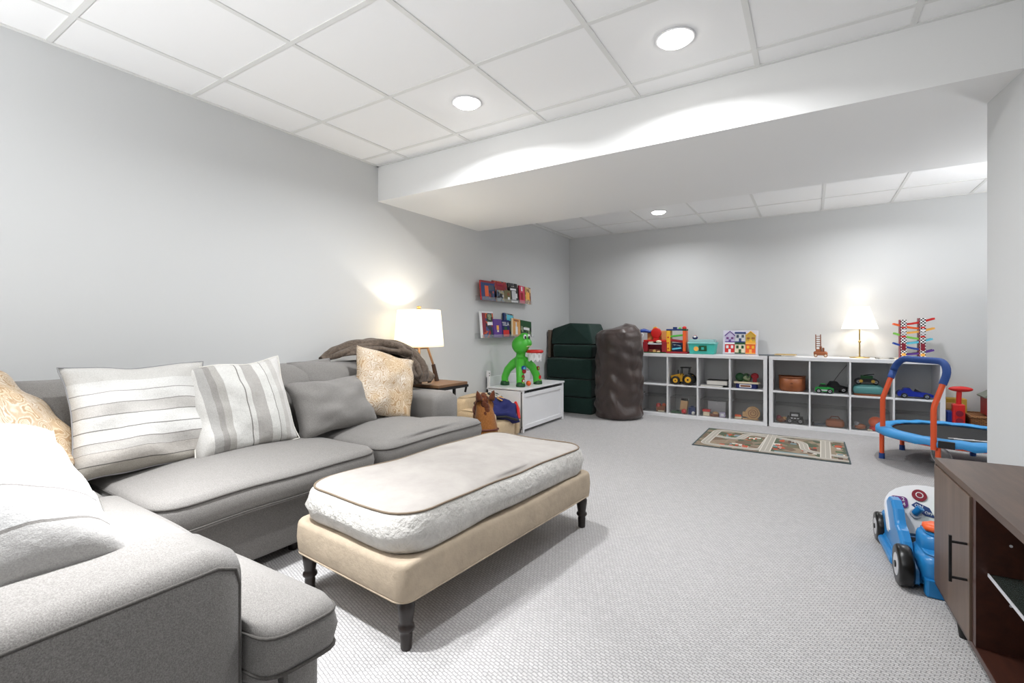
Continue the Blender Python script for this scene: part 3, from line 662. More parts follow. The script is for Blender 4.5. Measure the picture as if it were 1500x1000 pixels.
# ------------------------------------------------------------------ green dinosaur basketball toy
dn = thing('dinosaur_hoop_toy', 'green toy dinosaur with red basketball hoop and white net on the toy chest', 'toy', (-2.74, 4.52, .4575))
g = M['green']
b = MB()
def arch(pts, r): b.tube(pts, r, g, 14)
arch([(.085, -.135, .0), (.08, -.13, .10), (.06, -.10, .19), (.03, -.05, .255), (0, 0, .28)], [.043, .044, .047, .055, .062])
arch([(.11, .19, .0), (.105, .18, .10), (.08, .13, .20), (.04, .06, .255), (0, 0, .28)], [.043, .044, .047, .055, .062])
arch([(-.15, -.08, .0), (-.15, -.08, .09), (-.125, -.06, .17), (-.07, -.03, .235), (0, 0, .28)], [.039, .040, .043, .05, .058])
arch([(0, 0, .24), (.01, -.005, .33), (.025, -.01, .40)], [.062, .052, .05])
b.ball((.02, -.025, .445), (.098, .098, .10), g); b.ball((.05, .005, .52), (.068, .068, .062), g); b.ball((.085, .01, .465), (.052, .06, .05), g)
link('body', b, dn, remesh=.008)
for x, y in ((.09, -.137), (.117, .193), (-.15, -.08)):
    b = MB(); b.lathe([(.05, 0), (.052, .012), (.047, .035), (.038, .05)], M['dgreen'], (x, y, 0), 20); b.ball((x+.035, y-.01, .045), (.02, .016, .008), M['lime']); link('foot', b, dn)
for y, x_ in ((-.045, .088), (.002, .108)):
    b = MB(); b.ball((x_, y, .535), (.018, .018, .028), M['white']); b.ball((x_+.011, y-.008, .53), (.010, .011, .018), M['black']); link('eye', b, dn)
b = MB(); b.tube([(.10, -.055, .425), (.125, -.03, .435), (.133, .0, .432), (.125, .04, .44)], .004, M['cream'], 6); link('mouth', b, dn)
hc = Vector((.16, .05, .375))
b = MB(); n = 28; b.tube([(hc.x+.078*math.cos(2*PI*i/n), hc.y+.078*math.sin(2*PI*i/n), hc.z) for i in range(n)], .017, M["red"], 8, closed=True); b.b2((hc.x-.13, hc.y-.04, hc.z-.012), (hc.x-.07, hc.y+.02, hc.z+.012), M['red']); hp = link('hoop', b, dn)
b = MB(); zig = lambda a, z: .06*math.sin(a*9)*(1 if z < -.07 else 0)
vs = []; fs = []; N = 36
for r, z in ((.078, -.01), (.077, -.03), (.074, -.065), (.071, -.098)):
    for k in range(N):
        a = 2*PI*k/N; vs.append((hc.x+r*math.cos(a), hc.y+r*math.sin(a), hc.z+z+(.010*(1 if (k//2) % 2 else -1) if z < -.08 else 0)))
for i in range(3):
    for k in range(N):
        if (i == 1 and k % 4 == 1) or (i == 0 and k % 4 == 3): continue
        fs.append((i*N+k, i*N+(k+1) % N, (i+1)*N+(k+1) % N, (i+1)*N+k))
b.add(vs, fs, M['white'], False); link('net', b, hp, solid=.004)
def button(x, y, z, r, mm, nx, ny, ins=None):
    b = MB(); d = Vector((nx, ny, 0)).normalized(); c = Vector((x, y, z)); b.cyl(c, c+d*.016, r, mm, n=18)
    if ins: b.cyl(c+d*.016, c+d*.019, r*.55, ins, n=14)
    link('button', b, dn)
button(.10, -.10, .195, .030, M['blue'], 1, -.3, M['cyan']); button(.115, -.115, .165, .022, M['crimson'], 1, -.3); button(.105, -.13, .105, .024, M['maroon'], 1, -.2, M['rust']); button(.113, -.135, .065, .022, M['crimson'], 1, -.2, M['white'])
button(.125, .17, .18, .024, M['crimson'], 1, -.1, M['lime']); button(.135, .185, .08, .022, M['red'], 1, -.1)
tag(link('toy_ball', MB().ball((0, 0, .028), .028, M['orange'])), 'small orange ball on the chest lid between the dinosaur feet', 'ball').location = (-2.62, 4.50, .4575)

# ------------------------------------------------------------------ kid's armchair, cushion on it, plush horse
kc = thing('childs_armchair', 'low beige plush armchair for a child between sofa and toy chest', 'chair', (-2.74, 3.90, 0))
K = M['kidchair']
b = MB(); b.pad(rrect(-.13, -.16, .235, .16, .05), .0, .19, .045, .015, K, None, 4, .005); link('seat', b, kc)
b = MB(); b.pad(rrect(-.235, -.26, -.11, .26, .05), .0, .40, .05, .02, K, None, 5, .005); link('backrest', b, kc)
for s in (-1, 1):
    b = MB(); b.pad(rrect(-.20, min(s*.16, s*.265), .23, max(s*.16, s*.265), .045), .0, .285, .045, .02, K, None, 6+s, .005); link('armrest', b, kc)
b = MB(); b.pillow(.34, .26, .13, M['navy'], 18, 11, .05, .02); b.tube([(-.13, -.13, .03), (0, -.125, .055), (.13, -.13, .03)], .012, M['black'], 8); b.tube([(.16, -.10, .02), (.155, 0, .05), (.16, .10, .02)], .016, M['red'], 8)
cu = tag(link('navy_cushion', b), 'navy blue cushion with red side edge lying on the beige child\'s armchair', 'cushion'); orient(cu, (-2.60, 3.94, .275), -25, 46, -14)
t = thing('picture_book', 'open picture book with black and tan cover lying on the navy cushion', 'book', (-2.70, 3.99, .40), .3)
b = MB(); b.box((0, 0, 0), (.15, .18, .012), M['c3'], (0, .5, 0)); b.box((.055, -.02, -.02), (.06, .12, .006), M['skin'], (0, .5, 0)); link('cover', b, t)
hs = thing('plush_horse', 'brown plush toy horse with dark mane and bridle between sofa end and child\'s armchair', 'toy', (-2.27, 3.20, 0), math.radians(140)); hs.scale = (1.12, 1.12, 1.12)
P = M['plush']
b = MB(); b.tube([(-.02, 0, .0), (-.02, 0, .10), (0, 0, .22), (.03, 0, .32), (.06, 0, .38)], [.10, .098, .088, .075, .06], P, 18)
b.tube([(.02, 0, .385), (.09, 0, .39), (.16, 0, .345), (.23, 0, .285)], [.066, .068, .052, .045], P, 16); b.ball((.235, 0, .28), (.048, .045, .042), P)
link('body', b, hs, remesh=.009)
for s in (-1, 1):
    b = MB(); X = Matrix.Translation((.015, s*.045, .435)) @ Euler((s*-.25, -.1, 0)).to_matrix().to_4x4(); b.lathe([(.024, 0), (.024, .02), (.016, .05), (.003, .075)], M['mane'], n=12, X=X); link('ear', b, hs)
    b = MB(); b.ball((.12, s*.056, .40), (.012, .008, .012), M['black']); link('eye', b, hs)
b = MB()
for i in range(12):
    t_ = i/11; b.ball((.075-.16*t_+.04*t_*t_, .01*math.sin(i*2), .452-.05*t_-.22*t_*t_), (.034, .026, .034), M['mane'], 10, 8)
link('mane', b, hs)
def ring(c, r, ax, mm, rr=.007):
    b = MB(); n = 24; a = Vector(ax).normalized(); u = a.orthogonal().normalized(); v = a.cross(u); b.tube([Vector(c)+(u*math.cos(2*PI*i/n)+v*math.sin(2*PI*i/n))*r for i in range(n)], rr, mm, 6, closed=True); return b
b = ring((.175, 0, .335), .054, (.8, 0, -.6), M['leather']); link('bridle', b, hs); link('collar', ring((.0, 0, .225), .091, (.1, 0, 1), M['leather']), hs); link('bridle', ring((.055, 0, .385), .069, (.9, 0, .3), M['leather']), hs)

# ------------------------------------------------------------------ green play couch blocks, brown board, bean bag
G = M['couch']; gp = 'green foam play couch blocks stacked in the corner'
def block(label, lo, hi, r=.03, seed=0, crown=.005):
    c = [(a+b_)/2 for a, b_ in zip(lo, hi)]; b = MB(); b.pad(rrect(lo[0]-c[0], lo[1]-c[1], hi[0]-c[0], hi[1]-c[1], .03), 0, hi[2]-lo[2], r, crown, G, None, seed, .007, .004)
    o = tag(link('foam_block', b), label, 'play couch block', gp); o.location = (c[0], c[1], lo[2]); return o
block('dark green foam block at the bottom of the corner stack', (-2.98, 5.58, 0), (-2.33, 6.24, .205), .02, 1)
block('dark green foam block, second from the floor in the corner stack', (-2.985, 5.57, .213), (-2.34, 6.24, .435), .02, 2)
block('dark green foam block, third from the floor in the corner stack', (-2.98, 5.58, .443), (-2.335, 6.24, .70), .03, 3)
block('flat narrower green foam block directly under the wedge', (-2.90, 5.62, .715), (-2.35, 6.2, .875), .02, 4)
b = MB()
wv = [(-.31, -.27, 0), (.28, -.27, 0), (.30, .27, 0), (-.31, .27, 0), (-.33, -.20, .20), (-.06, -.235, .275), (.185, -.19, .265), (.19, .25, .265), (-.30, .24, .21), (-.06, .25, .275)]
wf = [(0, 3, 2, 1), (0, 1, 5, 4), (1, 6, 5), (1, 2, 7, 6), (2, 3, 8, 9), (2, 9, 7), (3, 0, 4, 8), (4, 5, 9, 8), (5, 6, 7, 9)]
b.add(wv, wf, G, False)
o = tag(link('foam_wedge', b, None, .018), 'dark green foam wedge lying on top of the corner stack', 'play couch block', gp); o.location = (-2.62, 5.90, .885)
o = tag(link('brown_board', MB().b2((-.02, -.27, 0), (.02, .27, .36), M['brownboard']), None, .006), 'brown panel standing on the third green block against the left wall', 'panel'); o.location = (-2.975, 5.93, .709)
b = MB(); prof = []; n = 96; vs = []; fs = []
zs = [0, .015, .05, .12, .2, .3, .4, .5, .6, .7, .8, .9, .98, 1.04, 1.085, 1.105]; rs = [.25, .275, .287, .29, .287, .283, .286, .283, .28, .282, .285, .283, .272, .25, .20, .10]
Zs = []; Rs = []
for i in range(len(zs)-1):
    for k in range(6): t_ = k/6; Zs.append(zs[i]+(zs[i+1]-zs[i])*t_); Rs.append(rs[i]+(rs[i+1]-rs[i])*t_)
Zs.append(zs[-1]); Rs.append(rs[-1])
for z_, r_ in zip(Zs, Rs):
    for k in range(n):
        a = 2*PI*k/n; fade = min(1, z_/.06); ca, sa = math.cos(a), math.sin(a)
        w1 = noise.noise(Vector((ca*1.3, sa*1.3, z_*1.2))); w2 = noise.noise(Vector((ca*1.6+5, sa*1.6, z_*1.6)))
        ph = z_*30+4.0*math.sin(a*1.0+.9)+6*w1; low = max(0, 1-z_/.75)
        f = .013*math.sin(ph)*(.3+.9*low)*fade + .011*math.sin(z_*11+a*2.6+5*w2)*fade*(1-low*.5) + .020*noise.noise(Vector((ca*1.5, sa*1.5, z_*2.2+3)))*fade
        hi = max(0, (z_-.86)/.245); top = hi*(.035*math.cos(a-.3)+.012*math.sin(a*2+.4))
        f += .006*hi*math.sin(a*7+1)
        vs.append(((r_+f)*ca, (r_+f)*sa, z_+top))
for i in range(len(Zs)-1):
    for k in range(n): fs.append((i*n+k, i*n+(k+1) % n, (i+1)*n+(k+1) % n, (i+1)*n+k))
fs.append(tuple(range(n))[::-1]); fs.append(tuple(range((len(Zs)-1)*n, len(Zs)*n)))
b.add(vs, fs, M['velvet'], True)
bb = tag(link('bean_bag', b), 'tall brown velvet bean bag sack standing on end in front of the green stack', 'bean bag'); bb.location = (-2.01, 5.655, 0)
pass #([(.05+.20*math.cos(a_), -.20+.05*math.sin(a_), 1.02+.02*math.sin(a_*3)) for a_ in [PI*i/10 for i in range(11)]], .006, M['velvet'], 6)

# ------------------------------------------------------------------ cube shelves
ZT = .776
def cube_shelf(label, x0):
    t = thing('cube_shelf', label, 'shelf', (x0, 5.975, 0), 0, 'white cube shelves on the back wall'); D = .385; w = M['white']
    for nm, lo, hi in (('top_panel', (0, 0, .738), (1.47, D, .775)), ('bottom_panel', (.038, 0, 0), (1.432, D, .038)), ('side_panel', (0, 0, 0), (.038, D, .738)), ('side_panel', (1.432, 0, 0), (1.47, D, .738)), ('shelf_board', (.038, .004, .380), (1.432, D, .396))):
        link(nm, MB().b2(lo, hi, w), t, .0015)
    for k in (1, 2, 3):
        x = .038+.3365*k+.016*(k-1); b = MB(); b.b2((x, .002, .038), (x+.016, D, .380), w); b.b2((x, .002, .396), (x+.016, D, .738), w); link('divider', b, t)
    return t
cube_shelf('white cube shelf with eight openings, next to the brown bean bag', -1.885)
cube_shelf('white cube shelf with eight openings, behind the trampoline', -.397)
CX = [-1.679+.3525*k for k in range(4)]+[-.191+.3525*k for k in range(4)]
ZM, ZL = .3965, .0385
bl = ['holding rust coloured toys, leftmost of the bottom row', 'holding a tan block toy and a red ball', 'holding a lavender cube and red blocks', 'holding a round tan wooden wheel toy', 'holding a black and white truck, first in the right-hand shelf', 'holding a dark red toy bag, second in the right-hand shelf', 'holding an orange and red ball toy, third in the right-hand shelf', 'holding orange and dark green toys, behind the trampoline handle']
for k, cx in enumerate(CX):
    t = thing('storage_bin', 'clear plastic storage bin '+bl[k], 'bin', (cx, 6.165, ZL), 0, 'clear storage bins in the bottom row'); h = .152; d = .14; H = .20; th = .0025
    b = MB(); c = M['bin']; b.b2((-h, -d, 0), (h, d, th), c); b.b2((-h, -d, th), (h, -d+th, H), c); b.b2((-h, d-th, th), (h, d, H), c); b.b2((-h, -d+th, th), (-h+th, d-th, H), c); b.b2((h-th, -d+th, th), (h, d-th, H), c); link('tub', b, t)
    b = MB(); b.tube([(-h, -d, H), (h, -d, H), (h, d, H), (-h, d, H)], .005, c, 6, closed=True); link('rim', b, t)
def toy(name, label, mb, loc, cat='toy', rz=0, grp=None, bevel=.003):
    o = tag(link(name, mb, None, bevel), label, cat, grp); o.location = loc; o.rotation_euler = (0, 0, rz); return o
zb = ZL+.003
b = MB().box((0, 0, .045), (.11, .06, .06), M['rust']); b.ball((-.03, -.01, .075), .03, M['red']); b.ball((.035, 0, .08), .026, M['orange']); b.b2((-.03, -.045, .0), (.05, -.025, .015), M['cream']); b.b2((-.055, -.03, 0), (.055, .03, .02), M['rust']); toy('stacking_toy', 'rust and red lumpy toy in the leftmost clear bin', b, (CX[0]+.07, 6.1, zb))
b = MB().b2((-.075, -.006, 0), (.075, .006, .225), M['black']); b.b2((-.068, -.0072, .008), (.068, -.005, .217), M['white']); toy('white_board', 'white panel with black edge standing at the left end of the bottom shelf row', b, (CX[0]-.1602, 6.10, ZL+.001), 'board', math.radians(90))
b = MB().box((0, 0, .10), (.085, .06, .115), M['tan'], (0, .1, 0)); b.box((0, 0, .165), (.07, .05, .03), M['black'], (0, .1, 0)); b.b2((-.035, -.02, 0), (.035, .02, .05), M['tan']); toy('block_figure', 'tan wooden block toy with black top in a clear bin', b, (CX[1]-.0, 6.10, zb))
toy('red_ball', 'red ball in front of the tan block toy in a clear bin', MB().ball((0, 0, .03), .03, M['red']), (CX[1]+.005, 6.055, zb), 'ball', bevel=0)
b = MB().b2((-.04, -.04, 0), (.04, .04, .085), M['deepblue']); b.cyl((0, 0, .085), (0, 0, .10), .02, M['deepblue']); toy('blue_block', 'dark blue block at the right of a clear bin beside the red ball', b, (CX[1]+.098, 6.09, zb), 'block')
toy('white_ball', 'small white ball beside the dark blue block in a clear bin', MB().ball((0, 0, .02), .02, M['offwhite']), (CX[1]+.115, 6.046, zb), 'ball', bevel=0)
b = MB().b2((-.06, -.03, 0), (.06, .03, .022), M['dgreen']); b.b2((-.045, -.02, .022), (-.02, .02, .034), M['dgreen']); b.b2((.0, -.02, .022), (.03, .02, .034), M['dgreen']); toy('green_brick', 'flat dark green brick lying left of the red ball in a clear bin', b, (CX[1]-.088, 6.08, zb), 'block')
b = MB().b2((-.035, -.03, 0), (.035, .03, .05), M['cream']); b.prism([(-.042, -.035), (.042, -.035), (.042, .035), (-.042, .035)], .05, .075, M['red']); toy('red_block', 'cream block with red top in a clear bin beside the lavender cube', b, (CX[2]-.09, 6.08, zb), 'block')
b = MB().b2((-.045, -.03, 0), (.045, .03, .03), M['brown']); b.ball((.01, 0, .035), (.035, .025, .022), M['tan']); toy('wooden_toy', 'brown and tan wooden toy between red block and lavender cube', b, (CX[2]+.0, 6.08, zb))
b = MB().b2((-.03, -.03, 0), (.03, .03, .06), M['lavender']); b.b2((-.018, -.032, .015), (.018, -.029, .045), M['white']); toy('lavender_cube', 'pale lavender cube at the right of a clear bin', b, (CX[2]+.09, 6.065, zb), 'block')
b = MB().b2((-.10, -.004, 0), (.10, .004, .16), M['lgrey']); b.ball((0, -.006, .13), .006, M['white'], 8, 6); toy('grey_sheet', 'grey plastic sheet standing inside a clear bin behind the lavender cube', b, (CX[2]+.005, 6.20, zb), 'sheet')
b = MB(); X = Matrix.Rotation(PI/2, 4, 'X'); b.lathe([(.072, -.025), (.075, -.02), (.075, .02), (.072, .025)], M['tan'], n=32, X=Matrix.Translation((0, 0, .076)) @ X)
pts = [((.012+.05*i/40)*math.cos(i*.36), -.026, .076+(.012+.05*i/40)*math.sin(i*.36)) for i in range(41)]; b.tube(pts, .0035, M['brown'], 5); b.b2((-.105, -.022, .03), (-.03, .022, .085), M['tan']); b.b2((-.105, -.02, 0), (.06, .02, .012), M['tan']); toy('spiral_toy', 'round tan wooden wheel toy with carved spiral in a clear bin', b, (CX[3]+.055, 6.08, zb))
b = MB().b2((-.035, -.03, .0), (.035, .03, .025), M['cream']); b.b2((-.035, -.025, .025), (.03, .025, .045), M['orange']); toy('orange_block', 'orange and cream block left of the wooden wheel in a clear bin', b, (CX[3]-.095, 6.07, zb), 'block')
b = MB().b2((-.075, -.04, .03), (.075, .04, .075), M['black']); b.b2((-.05, -.041, .075), (.045, .035, .115), M['black'])
for xx in (-.03, 0, .03): b.b2((xx-.01, -.044, .055), (xx+.01, -.04, .065), M['white'])
b.b2((-.035, -.044, .083), (.03, -.04, .106), M['lgrey'])
for xx in (-.05, .05): b.wheel((xx, -.04, .03), .03, .025, 1, M['tire'], M['grey']); b.wheel((xx, .04, .03), .03, .025, 1, M['tire'], M['grey'])
toy('toy_truck', 'black toy truck with white markings in a clear bin', b, (CX[4]+.04, 6.10, zb))
b = MB().ball((0, 0, .03), (.05, .03, .03), M['brown']); b.ball((-.02, -.005, .055), .024, M['maroon']); b.ball((.035, 0, .045), .022, M['tan']); toy('brown_figure', 'small brown figure lying left of the black toy truck in a clear bin', b, (CX[4]-.095, 6.09, zb), bevel=0)
b = MB(); b.pad(rrect(-.085, -.04, .085, .04, .03), 0, .075, .025, .012, M['rust'], None, 3, .004); b.tube([(-.05, 0, .075), (-.03, 0, .11), (.03, 0, .11), (.05, 0, .075)], .006, M['brown'], 6); toy('toy_bag', 'rust red toy bag with handle at the right of a clear bin', b, (CX[5]+.05, 6.09, zb), 'bag', bevel=0)
b = MB().tube([(-.06, 0, .012), (0, .01, .016), (.055, 0, .03)], .011, M['slate'], 8); b.box((-.06, 0, .02), (.02, .05, .03), M['black']); toy('toy_hammer', 'dark slim toy lying left of the rust red bag in a clear bin', b, (CX[5]-.085, 6.07, zb))
b = MB().ball((0, 0, .085), (.062, .055, .055), M['orange']); b.ball((.03, -.046, .085), .018, M['purple']); b.lathe([(.05, 0), (.055, .02), (.05, .04)], M['red'], n=20); toy('ball_toy', 'orange round toy with purple spot and red foot in a clear bin', b, (CX[6]+.045, 6.10, zb), bevel=0)
b = MB().ball((0, 0, .03), (.05, .035, .03), M['rust']); b.ball((-.03, -.01, .06), .022, M['grey']); b.b2((.06, -.02, 0), (.10, .0, .012), M['cream']); toy('rust_toy', 'rust and grey small toy left of the orange round one in a clear bin', b, (CX[6]-.085, 6.08, zb), bevel=0)
b = MB().b2((-.06, -.035, 0), (.04, .035, .085), M['orange']); b.cyl((-.01, 0, .085), (-.01, 0, .11), .03, M['rust']); toy('orange_toy', 'orange boxy toy in the bin behind the trampoline handle', b, (CX[7]-.05, 6.1, zb))
b = MB().b2((-.05, -.03, .015), (.05, .03, .06), M['dgreen']); b.wheel((-.03, -.032, .022), .022, .015, 1, M['tire'], M['grey']); b.wheel((.03, -.032, .022), .022, .015, 1, M['tire'], M['grey']); b.b2((-.02, -.025, .06), (.03, .025, .09), M['dgreen']); toy('toy_jeep', 'dark green toy jeep right of the orange boxy toy', b, (CX[7]+.075, 6.09, zb))

# ---- upper openings
def vehicle(name, label, loc, rz, parts, wheels):
    t = thing(name, label, 'toy', loc, rz)
    for nm, mb, bev in parts: link(nm, mb, t, bev)
    for c, r, w, hub in wheels: b = MB(); b.wheel(c, r, w, 1, M['tire'], hub); link('wheel', b, t)
    return t
y = M['yellow']
bd = MB(); bd.prism([(-.14, .085), (-.14, .105), (-.03, .135), (.0, .13), (.01, .05), (.07, .06), (.05, .035), (-.12, .04)], -.035, .035, y, Matrix.Rotation(PI/2, 4, 'X')); bd.b2((-.145, -.03, .04), (-.125, .03, .10), M['black']); bd.b2((.02, -.075, .10), (.115, -.045, .118), y); bd.b2((.02, .045, .10), (.115, .075, .118), y); bd.b2((.0, -.03, .05), (.11, .03, .11), M['black'])
cb = MB()
for x_, y_ in ((-.02, -.035), (-.02, .035), (.07, -.035), (.07, .035)): cb.tube([(x_, y_, .115), (x_+.008, y_*.95, .205)], .005, M['black'], 5)
cb.b2((-.025, -.045, .205), (.09, .045, .215), M['black']); cb.tube([(-.055, -.02, .125), (-.055, -.02, .18)], .006, M['black'], 6)
vehicle('toy_tractor', 'yellow toy tractor with black cab and big wheels on the upper shelf row', (CX[1]-.015, 6.10, ZM), 0, [('body', bd, .004), ('cab', cb, 0)], [((-.075, s*.062, .052), .052, .035, y) for s in (-1, 1)]+[((.075, s*.068, .068), .068, .045, y) for s in (-1, 1)])
def flatbook(label, lo, hi, cover, loc, rz=0, grp='books lying in the cube shelf'):
    t = thing('book', label, 'book', loc, rz, grp); b = MB(); b.b2((lo[0], lo[1], 0), (hi[0], hi[1], .003), cover); b.b2((lo[0], lo[1], hi[2]-.003), hi, cover); b.b2((lo[0], hi[1]-.003, 0), hi, cover); link('cover', b, t)
    b = MB(); b.b2((lo[0]+.003, lo[1]+.002, .003), (hi[0]-.003, hi[1]-.003, hi[2]-.003), M['offwhite']); link('pages', b, t); return t
flatbook('thin grey book lying under the thick white one in the cube shelf', (-.15, -.10, 0), (.10, .10, .022), M['grey'], (CX[2], 6.10, ZM))
flatbook('thick white-paged book with black cover lying on the thin grey book', (-.085, -.09, 0), (.14, .09, .055), M['black'], (CX[2]+.005, 6.105, ZM+.0225))
t = thing('toy_boat', 'dark toy stand with pale deck, green and red figures and white name plate', 'toy', (CX[3]-.01, 6.09, ZM))
b = MB(); b.prism([(-.10, -.05), (.10, -.05), (.115, 0), (.10, .05), (-.10, .05), (-.115, 0)], 0, .055, M['navy']); link('hull', b, t, .004)
b = MB(); b.prism([(-.125, -.05), (.125, -.05), (.14, 0), (.125, .05), (-.125, .05), (-.14, 0)], .055, .075, M['cream']); link('deck', b, t, .004)
b = MB(); b.b2((-.07, -.056, .012), (.055, -.05, .048), M['white']); b.b2((-.06, -.058, .02), (.045, -.055, .04), M['brown']); link('name_plate', b, t, .002)
b = MB(); b.ball((-.07, 0, .125), (.05, .035, .05), M['dgreen']); b.ball((0, 0, .125), (.05, .035, .048), M['c5']); link('green_figure', b, t)
b = MB(); b.b2((.065, -.025, .075), (.105, .025, .14), M['crimson']); b.ball((.085, 0, .145), (.04, .03, .035), M['crimson']); link('red_figure', b, t)
t = thing('toy_basket', 'orange-brown open basket with dark rim in the cube shelf', 'basket', (CX[4]+.01, 6.12, ZM))
b = MB(); b.lathe([(.108, 0), (.125, .02), (.128, .15), (.120, .15), (.118, .02), (.0, .012)], M['rust'], n=30); link('body', b, t)
b = MB(); b.tube([(.124*math.cos(2*PI*i/24), .124*math.sin(2*PI*i/24), .152+.012*abs(math.cos(2*PI*i/24))**8) for i in range(24)], .009, M['brown'], 6, closed=True); link('rim', b, t)
b = MB(); b.b2((-.012, -.132, .09), (.012, -.126, .10), M['brown']); b.b2((-.012, -.132, .05), (.012, -.126, .06), M['brown']); link('tabs', b, t)
def car(label, loc, rz, paint, L, hgt, wr, name='toy_car', glass='black'):
    t = thing(name, label, 'toy', loc, rz, 'toy cars in the cube shelf'); w = L*.22; h = L/2; X = Matrix.Rotation(PI/2, 4, 'X')
    b = MB(); b.prism([(-h, wr*.7), (h, wr*.7), (h, hgt*.55), (h*.55, hgt*.66), (h*.3, hgt*.68), (-h*.5, hgt*.68), (-h, hgt*.6)], -w, w, paint, X); link('body', b, t, .006)
    b = MB(); b.prism([(-h*.62, hgt*.66), (h*.38, hgt*.66), (h*.12, hgt), (-h*.4, hgt)], -w*.85, w*.85, M[glass], X); b.prism([(-h*.42, hgt*.98), (h*.14, hgt*.98), (h*.1, hgt*1.03), (-h*.38, hgt*1.03)], -w*.86, w*.86, paint, X); link('cabin', b, t, .003)
    b = MB(); b.b2((-h*.35, -w-.002, wr*1.1), (h*.35, -w, wr*1.6), M['lgrey']) if glass == 'black' and paint == M['greenpaint'] else b.b2((-h-.002, -w*.8, hgt*.4), (-h, w*.8, hgt*.5), M['lgrey']); link('trim', b, t)
    for sx in (-1, 1):
        for sy in (-1, 1): b = MB(); b.wheel((sx*h*.6, sy*w, wr), wr, wr*.7, 1, M['tire'], M['chrome']); link('wheel', b, t)
    return t
car('green and silver toy car in the cube shelf', (CX[5]-.045, 6.05, ZM), 0, M['greenpaint'], .165, .10, .026)
car('black toy car behind the green one in the cube shelf', (CX[5]+.055, 6.20, ZM), .25, M['black'], .21, .115, .03)
t = thing('teal_pouch', 'muted teal rounded case with brown underside in the cube shelf', 'case', (CX[6]-.02, 6.11, ZM))
b = MB(); b.pad(rrect(-.125, -.09, .125, .09, .05), .018, .10, .03, .012, M['tealdk'], None, 2, .005); link('case', b, t); b = MB(); b.prism(rrect(-.12, -.085, .12, .085, .05), 0, .02, M['brown']); link('underside', b, t)
t = thing('toy_vehicle', 'dark toy off-roader with two amber lamps standing on the teal case', 'toy', (CX[6]-.03, 6.11, ZM+.1115)); b = MB(); b.b2((-.075, -.045, .025), (.075, .045, .06), M['black']); b.b2((-.05, -.04, .06), (.05, .04, .09), M['dgreen']); b.tube([(-.03, -.03, .092), (.0, -.03, .10), (.06, -.02, .108)], .007, M['black'], 6); link('body', b, t, .004)
for sx in (-1, 1):
    b = MB(); b.cyl((sx*.05, -.052, .035), (sx*.05, -.044, .035), .016, M['mustard'], n=14); link('lamp', b, t)
    for sy in (-1, 1): b = MB(); b.wheel((sx*.072, sy*.04, .028), .028, .022, 1, M['tire'], M['grey']); link('wheel', b, t)
t = thing('toy_convertible', 'dark blue toy convertible in the rightmost upper opening of the cube shelf', 'toy', (CX[7]-.005, 6.08, ZM), 0, 'toy cars in the cube shelf'); X = Matrix.Rotation(PI/2, 4, 'X')
b = MB(); b.prism([(-.135, .02), (.135, .02), (.135, .045), (.08, .062), (-.03, .072), (-.12, .075), (-.14, .05)], -.055, .055, M['carpaint'], X); link('body', b, t, .006)
b = MB(); b.prism([(-.10, .072), (-.02, .07), (-.04, .10), (-.085, .10)], -.045, .045, M['carpaint'], X); b.prism([(.0, .066), (.05, .064), (.01, .09)], -.044, .044, M['black'], X); link('cabin', b, t)
for sx in (-.085, .085):
    for sy in (-1, 1): b = MB(); b.wheel((sx, sy*.052, .026), .026, .02, 1, M['tire'], M['chrome']); link('wheel', b, t)

# ---- things on top of the shelves
t = thing('toy_kitchen', 'red toy garage playset with blue boom and round red sign on the cube shelf', 'toy', (-1.69, 6.17, ZT)); r = M['red']
b = MB(); b.b2((-.15, -.09, 0), (.15, .10, .012), M['dgreen']); link('base', b, t, .003)
b = MB(); b.b2((-.15, -.085, .012), (-.09, .09, .14), M['crimson']); b.b2((.09, -.085, .012), (.15, .09, .14), M['crimson']); b.b2((-.09, -.02, .012), (.09, .09, .14), M['maroon']); b.b2((-.145, -.07, .14), (.145, .09, .165), r); b.b2((-.09, -.075, .105), (.09, -.02, .125), M['lgrey']); link('house', b, t, .006)
b = MB(); b.b2((-.08, -.07, .127), (-.02, -.03, .145), M['cream']); b.ball((.05, -.055, .145), (.04, .03, .02), M['cream']); b.b2((-.07, -.09, .012), (.07, -.06, .045), M['c4']); link('fittings', b, t)
X = Matrix.Translation((.0, 0, .255)) @ Matrix.Rotation(PI/2, 4, 'X'); b = MB(); b.lathe([(.06, -.02), (.066, -.012), (.066, .012), (.06, .02)], r, n=28, X=X); b.b2((-.035, -.015, .165), (.035, .015, .215), r); link('round_sign', b, t, .003)
b = MB(); b.b2((-.13, .05, .165), (.14, .06, .285), M['skin']); link('back_wall', b, t, .004)
b = MB(); b.tube([(.0, .03, .275), (-.09, .03, .27), (-.16, -.0, .285), (-.20, -.02, .28)], [.016, .018, .026, .02], M['blue'], 10); link('boom', b, t)
b = MB(); n = 16; b.tube([(-.185+.026*math.cos(2*PI*i/n), -.03, .225+.026*math.sin(2*PI*i/n)) for i in range(n)], .007, M['white'], 6, closed=True); link('ring', b, t)
b = MB(); b.prism([(-.04, .31), (.02, .31), (.0, .335), (-.03, .33)], -.01, .01, y, Matrix.Rotation(PI/2, 4, 'X')); b.b2((-.02, -.01, .29), (.0, .01, .312), y); link('flag', b, t)
t = thing('ball_drop_toy', 'yellow and red ball drop tower with green and blue ramps on the cube shelf', 'toy', (-1.425, 6.17, ZT))
b = MB(); b.b2((-.135, -.085, 0), (.135, .09, .022), M['crimson']); link('base', b, t, .006)
b = MB(); b.b2((-.125, -.06, .022), (-.075, .06, .285), y)
for zz in (.06, .13, .20): b.cyl((-.1, -.062, zz), (-.1, -.058, zz), .010, M['red'], n=10)
link('post', b, t, .008)
